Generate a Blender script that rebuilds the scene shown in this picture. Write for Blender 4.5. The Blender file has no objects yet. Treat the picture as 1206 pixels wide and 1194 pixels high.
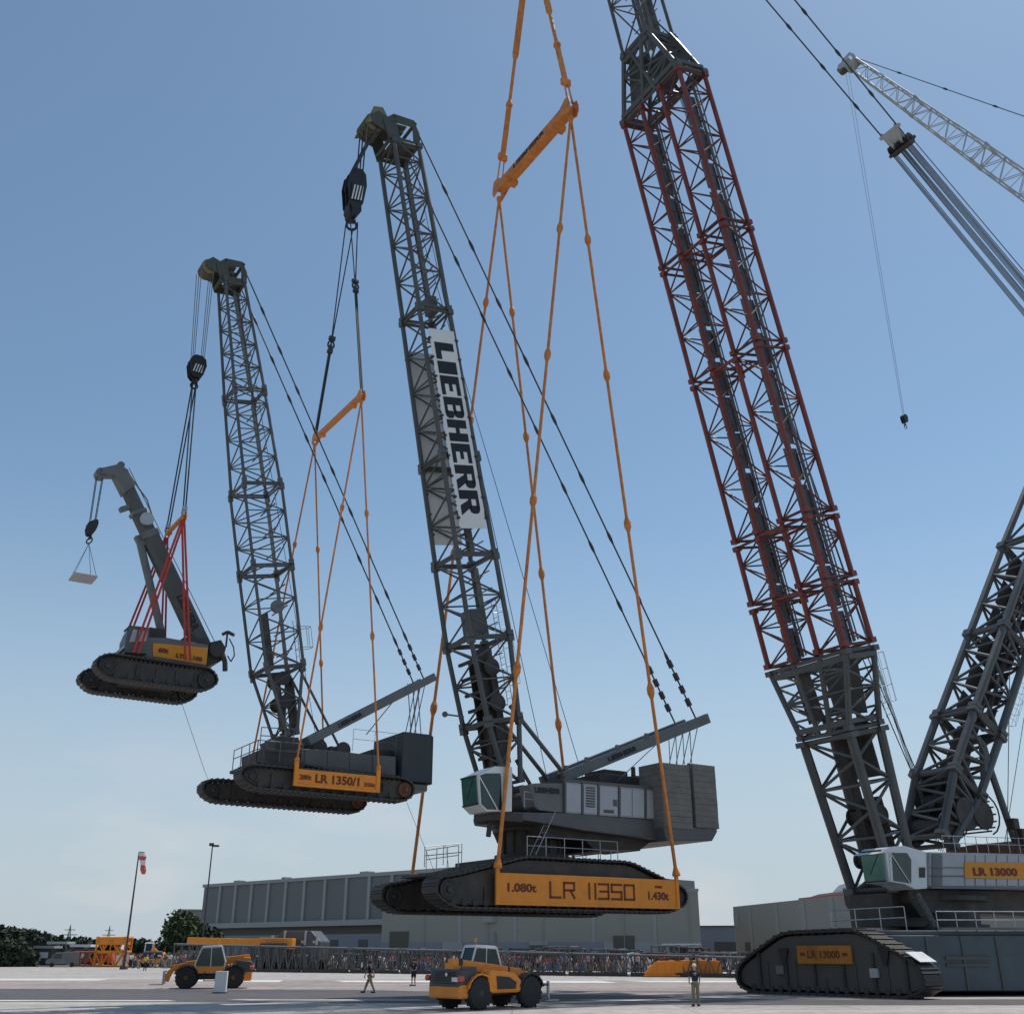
import bpy, math, random
import numpy as np
from mathutils import Vector, Matrix
random.seed(7)
scn = bpy.context.scene
COL = scn.collection
R = math.radians
# ------------------------------------------------------------------ camera
FOC, TH = 1230.0, R(22.9)
CAM = np.array([0, 0, 2.4])
CX = np.array([1., 0, 0]); CF = np.array([0, math.cos(TH), math.sin(TH)]); CU = np.array([0, -math.sin(TH), math.cos(TH)])
cd = bpy.data.cameras.new('camera'); cam = bpy.data.objects.new('camera', cd); COL.objects.link(cam)
cam.location = CAM; cam.rotation_euler = (math.pi/2 + TH, 0, 0)
cd.sensor_width = 36; cd.sensor_fit = 'HORIZONTAL'; cd.lens = 36*FOC/1206; cd.clip_end = 9000; cd.clip_start = .5
scn.camera = cam
def ray(px, py): return CF + CX*((px-603)/FOC) + CU*((597-py)/FOC)
def atD(px, py, D):
    r = ray(px, py); return CAM + r*(D/math.hypot(r[0], r[1]))
def gnd(px, D):                     # ground point at picture column px (taken near the horizon), horizontal distance D
    r = ray(px, 1130); r = r/math.hypot(r[0], r[1]); return np.array([r[0]*D, r[1]*D, 0.])
A3 = lambda *a: np.array(a, float)
def nrm(a):
    a = np.asarray(a, float); return a/np.linalg.norm(a)
class Fr:                            # a crane's own frame: u along it (front is -u), v across (away), w up
    def __init__(s, px=0, py=0, D=1, psi=0, o=None):
        s.o = atD(px, py, D) if o is None else np.array(o, float); p = R(psi)
        s.u = A3(math.cos(p), math.sin(p), 0); s.v = A3(-math.sin(p), math.cos(p), 0); s.w = A3(0, 0, 1)
    def bp(s, px, py, v=0.):
        r = ray(px, py); t = ((s.o+s.v*v-CAM) @ s.v)/(r @ s.v); q = CAM+r*t-s.o
        return float(q @ s.u), float(q @ s.w)
    def P(s, u, v, w): return s.o+s.u*u+s.v*v+s.w*w
    def Q(s, px, py, v=0.):
        a = s.bp(px, py, v); return s.P(a[0], v, a[1])

# ------------------------------------------------------------------ materials
def M(name, col, rough=.55, metal=0., var=.18, scale=1.5, bump=0., dirt=None, spec=.5):
    m = bpy.data.materials.new(name); m.use_nodes = True; nt = m.node_tree; N = nt.nodes; L = nt.links
    b = N['Principled BSDF']; b.inputs['Roughness'].default_value = rough; b.inputs['Metallic'].default_value = metal
    b.inputs['Specular IOR Level'].default_value = spec
    tc = N.new('ShaderNodeTexCoord'); nz = N.new('ShaderNodeTexNoise'); nz.inputs['Scale'].default_value = scale
    nz.inputs['Detail'].default_value = 6; nz.inputs['Roughness'].default_value = .65
    L.new(tc.outputs['Object'], nz.inputs['Vector'])
    cr = N.new('ShaderNodeValToRGB'); cr.color_ramp.elements[0].position = .3; cr.color_ramp.elements[1].position = .7
    lo = [c*(1-var) for c in col]; hi = [min(1, c*(1+var)) for c in col]
    if dirt: lo = [c*(1-var)*.5+d*.5 for c, d in zip(col, dirt)]
    cr.color_ramp.elements[0].color = (*lo, 1); cr.color_ramp.elements[1].color = (*hi, 1)
    L.new(nz.outputs['Fac'], cr.inputs['Fac']); L.new(cr.outputs['Color'], b.inputs['Base Color'])
    mr = N.new('ShaderNodeMapRange'); mr.inputs['To Min'].default_value = max(.05, rough-.12); mr.inputs['To Max'].default_value = min(1, rough+.15)
    L.new(nz.outputs['Fac'], mr.inputs['Value']); L.new(mr.outputs['Result'], b.inputs['Roughness'])
    if bump:
        n2 = N.new('ShaderNodeTexNoise'); n2.inputs['Scale'].default_value = scale*9; n2.inputs['Detail'].default_value = 4
        L.new(tc.outputs['Object'], n2.inputs['Vector'])
        bm = N.new('ShaderNodeBump'); bm.inputs['Strength'].default_value = bump; bm.inputs['Distance'].default_value = .03
        L.new(n2.outputs['Fac'], bm.inputs['Height']); L.new(bm.outputs['Normal'], b.inputs['Normal'])
    return m
m_grey = M('grey_steel_paint', (.088, .090, .088), .45, .0, .22, .8)
m_greyB = M('mid_grey_steel_paint', (.135, .138, .134), .45, .0, .2, .8)
m_dark = M('dark_chassis_paint', (.026, .026, .025), .6, .0, .3, 1.2, dirt=(.12, .09, .07))
m_track = M('worn_track_steel', (.042, .041, .039), .5, .3, .35, 3, dirt=(.07, .05, .04))
m_cloth_dark = M('dark_grease', (.03, .03, .032), .5, .2, .3, 2)
m_rope = M('wire_rope', (.05, .055, .06), .5, .4, .2, 4)
m_rope_l = M('pale_wire_rope', (.22, .23, .25), .4, .6, .2, 4)
m_orange = M('orange_paint', (.88, .29, .015), .45, 0, .08, 1.0, dirt=(.68, .22, .02))
m_sling = M('orange_sling_bar_paint', (.70, .235, .035), .5, 0, .2, 2, dirt=(.34, .12, .03))
m_yel = M('yellow_orange_paint', (.85, .27, .015), .42, 0, .10, 1.5, dirt=(.5, .2, .05))
m_red = M('red_brown_boom_paint', (.20, .038, .027), .45, 0, .22, .6)
m_redsl = M('red_round_sling', (.50, .055, .035), .8, 0, .15, 6)
m_white = M('white_cab_paint', (.72, .73, .72), .4, 0, .07, 1.2)
m_panel = M('light_grey_panel', (.40, .41, .425), .45, 0, .08, .7)
m_board = M('white_board', (.78, .78, .77), .6, 0, .05, .5)
m_black = M('black_lettering', (.012, .014, .018), .6, 0, .1)
m_blackp = M('black_plastic', (.02, .02, .022), .5, 0, .2)
m_brown = M('brown_lettering', (.16, .03, .01), .6, 0, .1)
m_conc = M('concrete_weight', (.185, .172, .152), .85, 0, .22, 1.0, .4)
m_cwdark = M('dark_counterweight', (.035, .042, .046), .6, 0, .2, 1)
m_tyre = M('tyre_rubber', (.025, .025, .026), .8, 0, .2, 4)
m_khaki = M('khaki_cable_drum', (.20, .175, .10), .5, 0, .2, 2)
m_galv = M('galvanised_rail', (.42, .43, .44), .4, .5, .15, 3)
m_rust = M('rusty_sprocket', (.17, .075, .045), .8, .1, .3, 5)
def glass(name, col, rough=.08):
    m = bpy.data.materials.new(name); m.use_nodes = True; b = m.node_tree.nodes['Principled BSDF']
    nt = m.node_tree; nz = nt.nodes.new('ShaderNodeTexNoise'); nz.inputs['Scale'].default_value = 1.5
    tc = nt.nodes.new('ShaderNodeTexCoord'); nt.links.new(tc.outputs['Object'], nz.inputs['Vector'])
    mx = nt.nodes.new('ShaderNodeMix'); mx.data_type = 'RGBA'; mx.inputs[6].default_value = (*[c*.6 for c in col], 1); mx.inputs[7].default_value = (*col, 1)
    nt.links.new(nz.outputs['Fac'], mx.inputs[0]); nt.links.new(mx.outputs[2], b.inputs['Base Color'])
    b.inputs['Roughness'].default_value = rough; b.inputs['Metallic'].default_value = .35; b.inputs['Specular IOR Level'].default_value = .8
    return m
m_glass = glass('green_tinted_glass', (.12, .30, .26)); m_glassd = glass('dark_cab_glass', (.03, .055, .055))

# ------------------------------------------------------------------ mesh builder
def world_off(o):
    v = Vector((0, 0, 0))
    while o is not None:
        v += o.location; o = o.parent
    return v
class MB:
    def __init__(s): s.v = []; s.f = []; s.mi = []; s.cur = 0
    def add(s, vs, fs):
        b = len(s.v); s.v += [tuple(map(float, x)) for x in vs]; s.f += [tuple(b+i for i in f) for f in fs]; s.mi += [s.cur]*len(fs); return s
    def box(s, c, hx, hy, hz):
        c, hx, hy, hz = map(lambda a: np.array(a, float), (c, hx, hy, hz))
        if np.dot(np.cross(hx, hy), hz) < 0: hz = -hz
        vs = [c+hx*a+hy*b+hz*d for d in (-1, 1) for b in (-1, 1) for a in (-1, 1)]
        return s.add(vs, [(0, 2, 3, 1), (4, 5, 7, 6), (0, 1, 5, 4), (2, 6, 7, 3), (0, 4, 6, 2), (1, 3, 7, 5)])
    def fbox(s, F, u0, u1, v0, v1, w0, w1):
        return s.box(F.P((u0+u1)/2, (v0+v1)/2, (w0+w1)/2), F.u*(u1-u0)/2, F.v*(v1-v0)/2, F.w*(w1-w0)/2)
    def tube(s, p, q, r, n=6, r2=None, cap=True):
        p = np.array(p, float); q = np.array(q, float); d = q-p; L = np.linalg.norm(d)
        if L < 1e-6: return s
        d /= L; a = np.cross(d, (0, 0, 1.)); 
        if np.linalg.norm(a) < 1e-3: a = np.cross(d, (1., 0, 0))
        a /= np.linalg.norm(a); b = np.cross(d, a); r2 = r if r2 is None else r2
        vs = [p+(a*math.cos(t)+b*math.sin(t))*r for t in [2*math.pi*i/n for i in range(n)]] + [q+(a*math.cos(t)+b*math.sin(t))*r2 for t in [2*math.pi*i/n for i in range(n)]]
        fs = [(i, (i+1) % n, n+(i+1) % n, n+i) for i in range(n)]
        if cap: fs += [tuple(range(n))[::-1], tuple(range(n, 2*n))]
        return s.add(vs, fs)
    def path(s, pts, r, n=6):
        for a, b in zip(pts[:-1], pts[1:]): s.tube(a, b, r, n)
        return s
    def flat(s, p, q, wd, th, side):          # flat bar from p to q, wide along side
        p = np.array(p, float); q = np.array(q, float); d = nrm(q-p); sd = nrm(side-d*np.dot(side, d)); t = np.cross(d, sd)
        return s.box((p+q)/2, (q-p)/2, sd*wd/2, t*th/2)
    def prism(s, pts, ext):
        pts = [np.array(p, float) for p in pts]; ext = np.array(ext, float); n = len(pts)
        nn = np.zeros(3)
        for i in range(n): nn += np.cross(pts[i], pts[(i+1) % n])
        if np.dot(nn, ext) > 0: pts = pts[::-1]
        vs = pts+[p+ext for p in pts]
        return s.add(vs, [tuple(range(n)), tuple(range(n, 2*n))[::-1]]+[((i+1) % n, i, n+i, n+(i+1) % n) for i in range(n)])
    def fprism(s, F, uw, v0, v1): return s.prism([F.P(u, v0, w) for u, w in uw], F.v*(v1-v0))
    def lathe(s, c, ax, prof, n=20):          # prof: list of (distance along axis, radius)
        c = np.array(c, float); ax = nrm(ax); a = np.cross(ax, (0, 0, 1.))
        if np.linalg.norm(a) < 1e-3: a = np.cross(ax, (1., 0, 0))
        a = nrm(a); b = np.cross(ax, a); vs = []
        for h, r in prof:
            for i in range(n):
                t = 2*math.pi*i/n; vs.append(c+ax*h+(a*math.cos(t)+b*math.sin(t))*r)
        fs = []
        for k in range(len(prof)-1):
            for i in range(n): fs.append((k*n+i, k*n+(i+1) % n, (k+1)*n+(i+1) % n, (k+1)*n+i))
        fs += [tuple(range(n))[::-1], tuple(range((len(prof)-1)*n, len(prof)*n))]
        return s.add(vs, fs)
    def mesh(s, name, mat, off=(0, 0, 0)):
        me = bpy.data.meshes.new(name); o = np.array(off, float)
        me.from_pydata([tuple(np.array(v)-o) for v in s.v], [], s.f)
        for m in (mat if isinstance(mat, (list, tuple)) else [mat]): me.materials.append(m)
        if any(s.mi): me.polygons.foreach_set('material_index', s.mi)
        me.update(); return me
    def build(s, name, mat, parent=None, bevel=0, smooth=False, label=None):
        me = s.mesh(name, mat, world_off(parent) if parent else (0, 0, 0))
        o = bpy.data.objects.new(name, me); COL.objects.link(o)
        if parent: o.parent = parent
        if smooth: me.shade_smooth()
        if bevel:
            b = o.modifiers.new('b', 'BEVEL'); b.width = bevel; b.segments = 2; b.limit_method = 'ANGLE'; b.angle_limit = R(40)
        if label: o['label'] = label
        return o
def tag(o, label=None, cat=None, group=None, kind=None):
    if label: o['label'] = label
    if cat: o['category'] = cat
    if group: o['group'] = group
    if kind: o['kind'] = kind
    return o
def thing(name, label, cat, loc=(0, 0, 0), group=None):
    o = bpy.data.objects.new(name, None); COL.objects.link(o); o.location = tuple(float(x) for x in loc); o.empty_display_size = .3
    return tag(o, label, cat, group)
def copy_tree(o, parent=None):
    c = o.copy(); COL.objects.link(c); c.parent = parent
    for ch in o.children: copy_tree(ch, c)
    return c
def text_mb(mb, body, o, ax, ay, height, width=None, depth=.02, bold=.0, out=None):
    """letters lying in the plane of ax (reading direction) and ay (up), cap height `height`, squeezed to `width`, o = lower left"""
    cu = bpy.data.curves.new('t', 'FONT'); cu.body = body; cu.offset = bold; cu.resolution_u = 3
    ob = bpy.data.objects.new('t', cu); COL.objects.link(ob)
    dg = bpy.context.evaluated_depsgraph_get(); me = bpy.data.meshes.new_from_object(ob.evaluated_get(dg))
    vs = np.array([v.co[:] for v in me.vertices]); fs = [tuple(p.vertices) for p in me.polygons]
    bpy.data.objects.remove(ob); bpy.data.curves.remove(cu)
    if not len(vs): return
    x0, x1 = vs[:, 0].min(), vs[:, 0].max(); y0, y1 = vs[:, 1].min(), vs[:, 1].max()
    sy = height/(y1-y0); sx = sy if width is None else width/(x1-x0)
    o = np.array(o, float); ax = nrm(ax); ay = nrm(ay); nz = np.cross(ax, ay) if out is None else nrm(out)
    P = [o+ax*(v[0]-x0)*sx+ay*(v[1]-y0)*sy+nz*depth for v in vs]
    mb.add(P, fs); bpy.data.meshes.remove(me)

# ------------------------------------------------------------------ lattice helpers
def lat_sec(mb, c0, c1, L, Dp, w0, d0, w1, d1, nb, rc, rb, rcmb=None, horiz=True, ends=True):
    """one box-section lattice length: four chords, zig-zag webs on four faces"""
    c0 = np.array(c0, float); c1 = np.array(c1, float); rcmb = rcmb or mb
    sg = [(-1, -1), (1, -1), (1, 1), (-1, 1)]
    def cor(t, k):
        w = w0+(w1-w0)*t; d = d0+(d1-d0)*t; a, b = sg[k]; return c0+(c1-c0)*t+L*a*w/2+Dp*b*d/2
    for k in range(4): rcmb.tube(cor(0, k), cor(1, k), rc, 8)
    for f in range(4):
        k0, k1 = f, (f+1) % 4
        for i in range(nb):
            a, b = i/nb, (i+1)/nb
            if (i+f) % 2: mb.tube(cor(a, k0), cor(b, k1), rb, 5, cap=False)
            else: mb.tube(cor(a, k1), cor(b, k0), rb, 5, cap=False)
            if horiz and i and (i % 2 == 0): mb.tube(cor(a, k0), cor(a, k1), rb*.9, 5, cap=False)
        if ends:
            mb.tube(cor(.012, k0), cor(.012, k1), rb*1.5, 6); mb.tube(cor(.988, k0), cor(.988, k1), rb*1.5, 6)
    ax = nrm(c1-c0)
    for k in range(4):
        for t, sgn in ((0, 1), (1, -1)):
            p = cor(t, k); rcmb.box(p+ax*sgn*.14, ax*.18, L*rc*1.28, Dp*rc*1.28)
def links(mb, p, q, r, n, rj, fl=.35):
    """pendant bar with n thicker coupling links along it"""
    p = np.array(p, float); q = np.array(q, float); d = nrm(q-p); mb.tube(p, q, r, 6)
    for i in range(1, n+1):
        c = p+(q-p)*i/(n+1); mb.tube(c-d*fl, c-d*fl*.3, r, 6, rj); mb.tube(c-d*fl*.3, c+d*fl*.3, rj, 6); mb.tube(c+d*fl*.3, c+d*fl, rj, 6, r)
def chain_block(name, label, c, w, h, L, Dp, group=None, stripes=True, drop=.9, roots=None):
    """hook block: sheave cheeks, sheaves, striped plates, hook; c = top centre"""
    c = np.array(c, float); Z = A3(0, 0, 1)
    t = thing(name, label, 'hook block', c-Z*(h+drop), group)
    b = MB()
    for k in (-1, 0, 1):
        prof = [(-.5, 0), (-.42, -.55), (-.18, -1), (.18, -1), (.42, -.55), (.5, 0), (.42, .02), (-.42, .02)]
        prof = [(-.42, -.12), (-.5, -.4), (-.36, -.85), (-.16, -1), (.16, -1), (.36, -.85), (.5, -.4), (.42, -.12), (.2, 0), (-.2, 0)]
        b.prism([c+Dp*x*w+Z*z*h+L*(k*w*.36-.03) for x, z in prof], L*.06)
    b.tube(c-Z*h*.4-L*w*.42, c-Z*h*.4+L*w*.42, w*.07, 10)
    b.build('cheek_plate', m_blackp, t, .01)
    s = MB()
    for k in range(4): s.lathe(c-Z*h*.38+L*(k-1.5)*w*.18, L, [(-.04, w*.40), (0, w*.36), (.04, w*.40)], 20)
    s.build('sheave', m_dark, t, smooth=False)
    if stripes:
        y = MB(); pl = MB(); o = c-Z*h*.8-L*(w*.42)-Dp*w*.30; hh = h*.45; ww = w*.60
        pl.prism([o, o+Dp*ww, o+Dp*ww+Z*hh, o+Z*hh], -L*.015)
        for k in range(4):
            x0 = k*.26; q = lambda x, z: o-L*.022+Dp*ww*min(1, max(0, x))+Z*hh*z
            y.prism([q(x0, 0), q(x0+.12, 0), q(x0+.32 if x0+.32 < 1 else 1, .8), q(min(1, x0+.2), .8)], -L*.008)
        pl.build('warning_plate', m_blackp, t); y.build('warning_stripe', m_white, t)
    if h > 2:
        lo = MB(); lo.prism([c-Z*h*.86+Dp*x*w+Z*z*drop-L*w*.30 for x, z in ((-.30, .15), (.30, .15), (.34, -.25), (.18, -.42), (-.18, -.42), (-.34, -.25))], L*w*.6); lo.lathe(c-Z*(h+drop*.12)-L*w*.42, L, [(0, w*.2), (w*.84, w*.2)], 16); lo.build('crosshead', m_blackp, t, .02)
    k = MB(); z0 = c-Z*h
    k.tube(z0, z0-Z*drop*.35, w*.12, 8); k.box(z0-Z*drop*.35, Dp*w*.16, L*w*.12, Z*.06)
    r = drop*(.18 if h > 2 else .30); cc = z0-Z*(drop*(.5 if h > 2 else .62))
    pts = [cc+Dp*math.cos(a)*r+Z*math.sin(a)*r for a in np.linspace(R(95), R(380), 12)]
    k.path([z0-Z*drop*.3]+pts, w*.06, 6)
    k.path([z0-Z*drop*.3]+[cc-Dp*math.cos(a)*r+Z*math.sin(a)*r for a in np.linspace(R(95), R(330), 10)], w*.06, 6)
    k.build('hook', m_blackp, t)
    return t

# ------------------------------------------------------------------ crawlers
def rounded(pts, r=.45, n=5):
    out = []; N = len(pts)
    for i in range(N):
        p0, p1, p2 = map(lambda a: np.array(a, float), (pts[i-1], pts[i], pts[(i+1) % N]))
        a = nrm(p0-p1); b = nrm(p2-p1); l = min(r, .48*np.linalg.norm(p0-p1), .48*np.linalg.norm(p2-p1))
        s, e = p1+a*l, p1+b*l
        for k in range(n+1):
            t = k/n; out.append((1-t)**2*s+2*t*(1-t)*p1+t*t*e)
    return out
def crawler(root, F, v0, v1, outline, pitch=.34, wmat=None, th=.09, wheel_r=.45, wheels=None, frame_lab=None, r=.45, frame_mat=None, inset=.16, slots=True):
    """track unit: shoes round a closed outline (u,w), side frame, rollers, end wheels"""
    ol = rounded(outline, r)
    area = sum(ol[i][0]*ol[(i+1) % len(ol)][1]-ol[(i+1) % len(ol)][0]*ol[i][1] for i in range(len(ol)))
    if area < 0: ol = ol[::-1]
    seg = [np.linalg.norm(ol[(i+1) % len(ol)]-ol[i]) for i in range(len(ol))]; per = sum(seg); n = int(per/pitch); pit = per/n
    def at(s):
        s %= per
        for i, l in enumerate(seg):
            if s <= l: return ol[i]+(ol[(i+1) % len(ol)]-ol[i])*(s/max(l, 1e-9))
            s -= l
        return ol[0]
    body = MB()
    cen = np.mean(np.array(ol), 0); ins = []
    N = len(ol)
    for i in range(N):
        t = nrm(ol[(i+1) % N]-ol[i-1]); nn = A3(-t[1], t[0], 0)[:2]; ins.append(ol[i]+nn*inset)
    body.fprism(F, [tuple(p) for p in ins], v0+.28, v1-.28)
    lo = min(p[1] for p in ol); us = [p[0] for p in ol]; ul, ur = min(us), max(us)
    # side plate stiffeners and access covers
    for k in range(5):
        uu = ul+(ur-ul)*(.18+.16*k); top = max([p[1] for p in ins if abs(p[0]-uu) < (ur-ul)*.12] or [1])
        body.fbox(F, uu-.05, uu+.05, v0+.20, v0+.285, lo+.35, lo+.35+(top-lo)*.45)
    cr = body.build('crawler', frame_mat or m_dark, root, .02, label=frame_lab)
    tr = MB()
    for i in range(n):
        a = at(i*pit); b = at((i+1)*pit); c = (a+b)/2; t = nrm(b-a); nn = np.array([t[1], -t[0]])
        T = F.u*t[0]+F.w*t[1]; NN = F.u*nn[0]+F.w*nn[1]; C0 = F.P(c[0], (v0+v1)/2, c[1])
        tr.box(C0-NN*th*.2, T*pit*.46, F.v*(v1-v0)/2, NN*th/2)
        tr.box(C0+NN*th*.45, T*pit*.10, F.v*(v1-v0)*.49, NN*th*.35)
        tr.box(C0-NN*th*1.3, T*pit*.3, F.v*(v1-v0)*.12, NN*th)
    tr.build('track_chain', m_track, cr)
    ro = MB(); nr = int((ur-ul-1.4)/.62)
    for i in range(nr):
        uu = ul+1.1+i*.62; ro.tube(F.P(uu, v0+.22, lo+.27), F.P(uu, v1-.22, lo+.27), .17, 12)
    ro.build('track_roller', m_dark, cr)
    for (wu, ww) in (wheels or []):
        for vv, sgn in ((v0+.10, -1),):
            wb = MB(); wb.lathe(F.P(wu, vv, ww), -F.v, [(-.25, wheel_r*.98), (0, wheel_r), (.04, wheel_r*.8), (.0, wheel_r*.7), (.0, wheel_r*.35), (.10, wheel_r*.3), (.12, wheel_r*.15)], 24)
            for j in range(8):
                an = j*math.pi/4; wb.tube(F.P(wu+math.cos(an)*wheel_r*.55, vv-.0, ww+math.sin(an)*wheel_r*.55), F.P(wu+math.cos(an)*wheel_r*.55, vv-.05, ww+math.sin(an)*wheel_r*.55), .035, 6)
            wb.build('drive_wheel', wmat[wheels.index((wu, ww))] if wmat else m_track, cr)
    return cr
def rail(root, pts, h=1.05, r=.025, mat=None, name='handrail', posts=None):
    mb = MB(); Z = A3(0, 0, 1)
    for a, b in zip(pts[:-1], pts[1:]):
        a = np.array(a, float); b = np.array(b, float); n = max(1, int(np.linalg.norm(b-a)/1.1))
        for i in range(n+1):
            p = a+(b-a)*i/n; mb.tube(p, p+Z*h, r, 5)
        for f in (1, .55): mb.tube(a+Z*h*f, b+Z*h*f, r, 5)
    return mb.build(name, mat or m_galv, root)
def ladder(root, p, q, side, w=.5, cage=True, out=None, parent_name='ladder'):
    mb = MB(); p = np.array(p, float); q = np.array(q, float); d = nrm(q-p); sd = nrm(side); n = int(np.linalg.norm(q-p)/.4)
    for s in (-1, 1): mb.tube(p+sd*w/2*s, q+sd*w/2*s, .022, 5)
    for i in range(n): c = p+d*(i+.5)*.4; mb.tube(c-sd*w/2, c+sd*w/2, .016, 4)
    if cage:
        o = nrm(out); k = int(np.linalg.norm(q-p)/1.1)
        hoop = lambda c: [c-sd*w*.7, c-sd*w*.8+o*.45, c-sd*w*.4+o*.8, c+sd*w*.4+o*.8, c+sd*w*.8+o*.45, c+sd*w*.7]
        hs = [hoop(p+d*(1+i*1.1)) for i in range(k)]
        for h in hs: mb.path(h, .018, 4)
        if k > 1:
            for j in (1, 2, 3, 4): mb.tube(hs[0][j], hs[-1][j], .016, 4)
    return mb.build(parent_name, m_galv, root)

# ================================================================== CRANES
Z3 = A3(0, 0, 1)
def boomframe(F, vc, foot, tip):
    p = F.P(foot[0], vc, foot[1]); q = F.P(tip[0], vc, tip[1]); ax = nrm(q-p); dep = nrm(F.u-ax*np.dot(F.u, ax))
    return p, q, ax, F.v, dep, float(np.linalg.norm(q-p))
def boom_sections(root, B, secs, rc, rb, mat, name='boom_section', plate=True, chordmat=None, mats=None, horiz=True):
    p, q, ax, L, dep, T = B
    for i, (s0, s1, w0, d0, w1, d1, nb) in enumerate(secs):
        mb = MB(); c0 = p+ax*s0; c1 = p+ax*s1; cm = MB() if chordmat else None
        lat_sec(mb, c0, c1, L, dep, w0, d0, w1, d1, nb, rc, rb, cm, horiz)
        o = mb.build(name, mats[i] if mats else mat, root)
        if cm: cm.build('chord', chordmat, o)
        if plate and d1 > .8 and d0 > .8:        # walkway grating and guide pipe lying inside the section
            wk = MB()
            a = p+ax*(s0+.4)+dep*(d0/2-.35)+L*(w0*.15); b = p+ax*(s1-.4)+dep*(d1/2-.35)+L*(w1*.15)
            wk.flat(a, b, .42, .03, L); n = int((s1-s0)/1.2)
            for k in range(n):
                c = a+(b-a)*(k+.5)/n; wk.box(c-dep*.02, ax*.03, L*.5*w0, dep*.03)
            wk.build('walkway', m_greyB, o)
def head_block(root, c, ax, dep, L, sz, wd, mat, sheave_at=-1.0, ns=4):
    """boom head: two tall cheek plates with cut-outs, cross tubes, sheave pack in front"""
    mb = MB()
    for k in (-1, 1):
        o = c+L*k*wd/2
        prof = [(-.62, -.55), (.5, -.6), (.62, .1), (.48, .62), (-.3, .68), (-.75, .35)]
        pts = [o+dep*x*sz+ax*y*sz for x, y in prof]
        # plate with two openings built as a frame of bars and webs
        mb.prism([o+dep*x*sz+ax*y*sz for x, y in [(-.62, -.55), (.5, -.6), (.55, -.3), (-.68, -.2)]], L*.05)
        mb.prism([o+dep*x*sz+ax*y*sz for x, y in [(-.68, -.2), (-.2, -.24), (-.25, .4), (-.75, .35)]], L*.05)
        mb.prism([o+dep*x*sz+ax*y*sz for x, y in [(-.75, .35), (.55, .3), (.48, .62), (-.3, .68)]], L*.05)
        mb.prism([o+dep*x*sz+ax*y*sz for x, y in [(.3, -.27), (.55, -.3), (.62, .1), (.55, .3), (.35, .3)]], L*.05)
    for x, y in ((-.6, -.4), (.45, -.45), (.5, .5), (-.3, .55), (-.1, 0)):
        mb.tube(c+dep*x*sz+ax*y*sz-L*wd/2, c+dep*x*sz+ax*y*sz+L*wd/2, .09*sz**.5, 8)
    mb.box(c+ax*.3*sz-dep*.2*sz, dep*.35*sz, L*wd*.45, ax*.06)
    mb.box(c-ax*.3*sz+dep*.1*sz, dep*.4*sz, L*wd*.45, ax*.05)
    hd = mb.build('boom_head', mat, root, .015)
    sp = MB(); cc = c+dep*sheave_at*sz+ax*.25*sz
    for k in range(ns):
        o = cc+L*(k-(ns-1)/2)*wd/ns*.8
        sp.lathe(o, L, [(-.06, .34*sz), (0, .28*sz), (.06, .34*sz)], 22)
    sp.build('head_sheave', m_khaki, hd)
    br = MB()
    for k in (-1, 1):
        o = cc+L*k*wd*.46
        br.prism([o+dep*x*sz+ax*y*sz for x, y in [(-.12, -.15), (.6, -.45), (.65, .15), (.15, .42), (-.18, .2)]], L*.05)
    br.build('sheave_bracket', mat, hd)
    return cc

# ------------------------------------------------------------------ crane hung below the giant crane (large lattice boom crane)
B = Fr(583, 1060, 55, 33); VC = 4.6
rB = thing('lattice_boom_crane', 'largest hanging crane with white cab and concrete counterweights, held just above the tarmac', 'crane', B.P(5, VC, -.4), 'cranes hanging in a chain from each other')
olB = [(-3.3, 1.0), (-3.35, .2), (-2.3, -.38), (11.4, -.38), (12.65, .1), (12.65, .85), (11.2, 1.32), (8.75, 2.15), (1.9, 2.15), (-2.2, 1.15)]
crawler(rB, B, 0, 1.45, olB, wheels=[(12.0, .42), (-2.55, .45)], wheel_r=.5)
olB2 = [(a+1.1, b) for a, b in olB]
crawler(rB, B, 8.0, 9.45, olB2, wheels=[(13.1, .42), (-1.45, .45)], wheel_r=.5)
mb = MB()
mb.fbox(B, 2.4, 8.8, 1.3, 8.2, .5, 1.9); mb.fbox(B, 1.6, 9.4, 2.2, 6.8, .8, 2.2)
for u in (1.8, 8.8): mb.fbox(B, u-.45, u+.45, 1.2, 8.3, .3, 1.6)
mb.build('car_body', m_dark, rB, .05)
mb = MB(); mb.lathe(B.P(5.3, VC, 2.1), Z3, [(0, 2.1), (.5, 2.1), (.5, 1.8), (1.7, 1.8), (1.7, 2.2), (2.2, 2.2)], 36)
for k in range(16):
    a = k*math.pi/8; c = B.P(5.3, VC, 3.0)+B.u*math.cos(a)*1.85+B.v*math.sin(a)*1.85; mb.tube(c-Z3*.4, c+Z3*.9, .08, 6)
mb.build('slewing_ring', m_dark, rB)
rail(rB, [B.P(-1.2, 1.6, 1.6), B.P(-1.2, 5.0, 1.6)]); rail(rB, [B.P(-.6, 6.3, 1.9), B.P(1.8, 6.4, 2.2)])
rail(rB, [B.P(2.6, 1.0, 2.2), B.P(8.6, 1.0, 2.2)]); rail(rB, [B.P(8.9, 6.6, 2.2), B.P(8.9, 2., 2.2)])
mb = MB(); mb.fbox(B, -1.2, 2.4, 1.5, 7.8, 1.35, 1.5); mb.build('platform', m_dark, rB, .02)
ladder(rB, B.P(2.9, .95, 2.3), B.P(4.3, 1.05, 4.6), B.v, .55, cage=False, out=-B.v)
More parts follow.
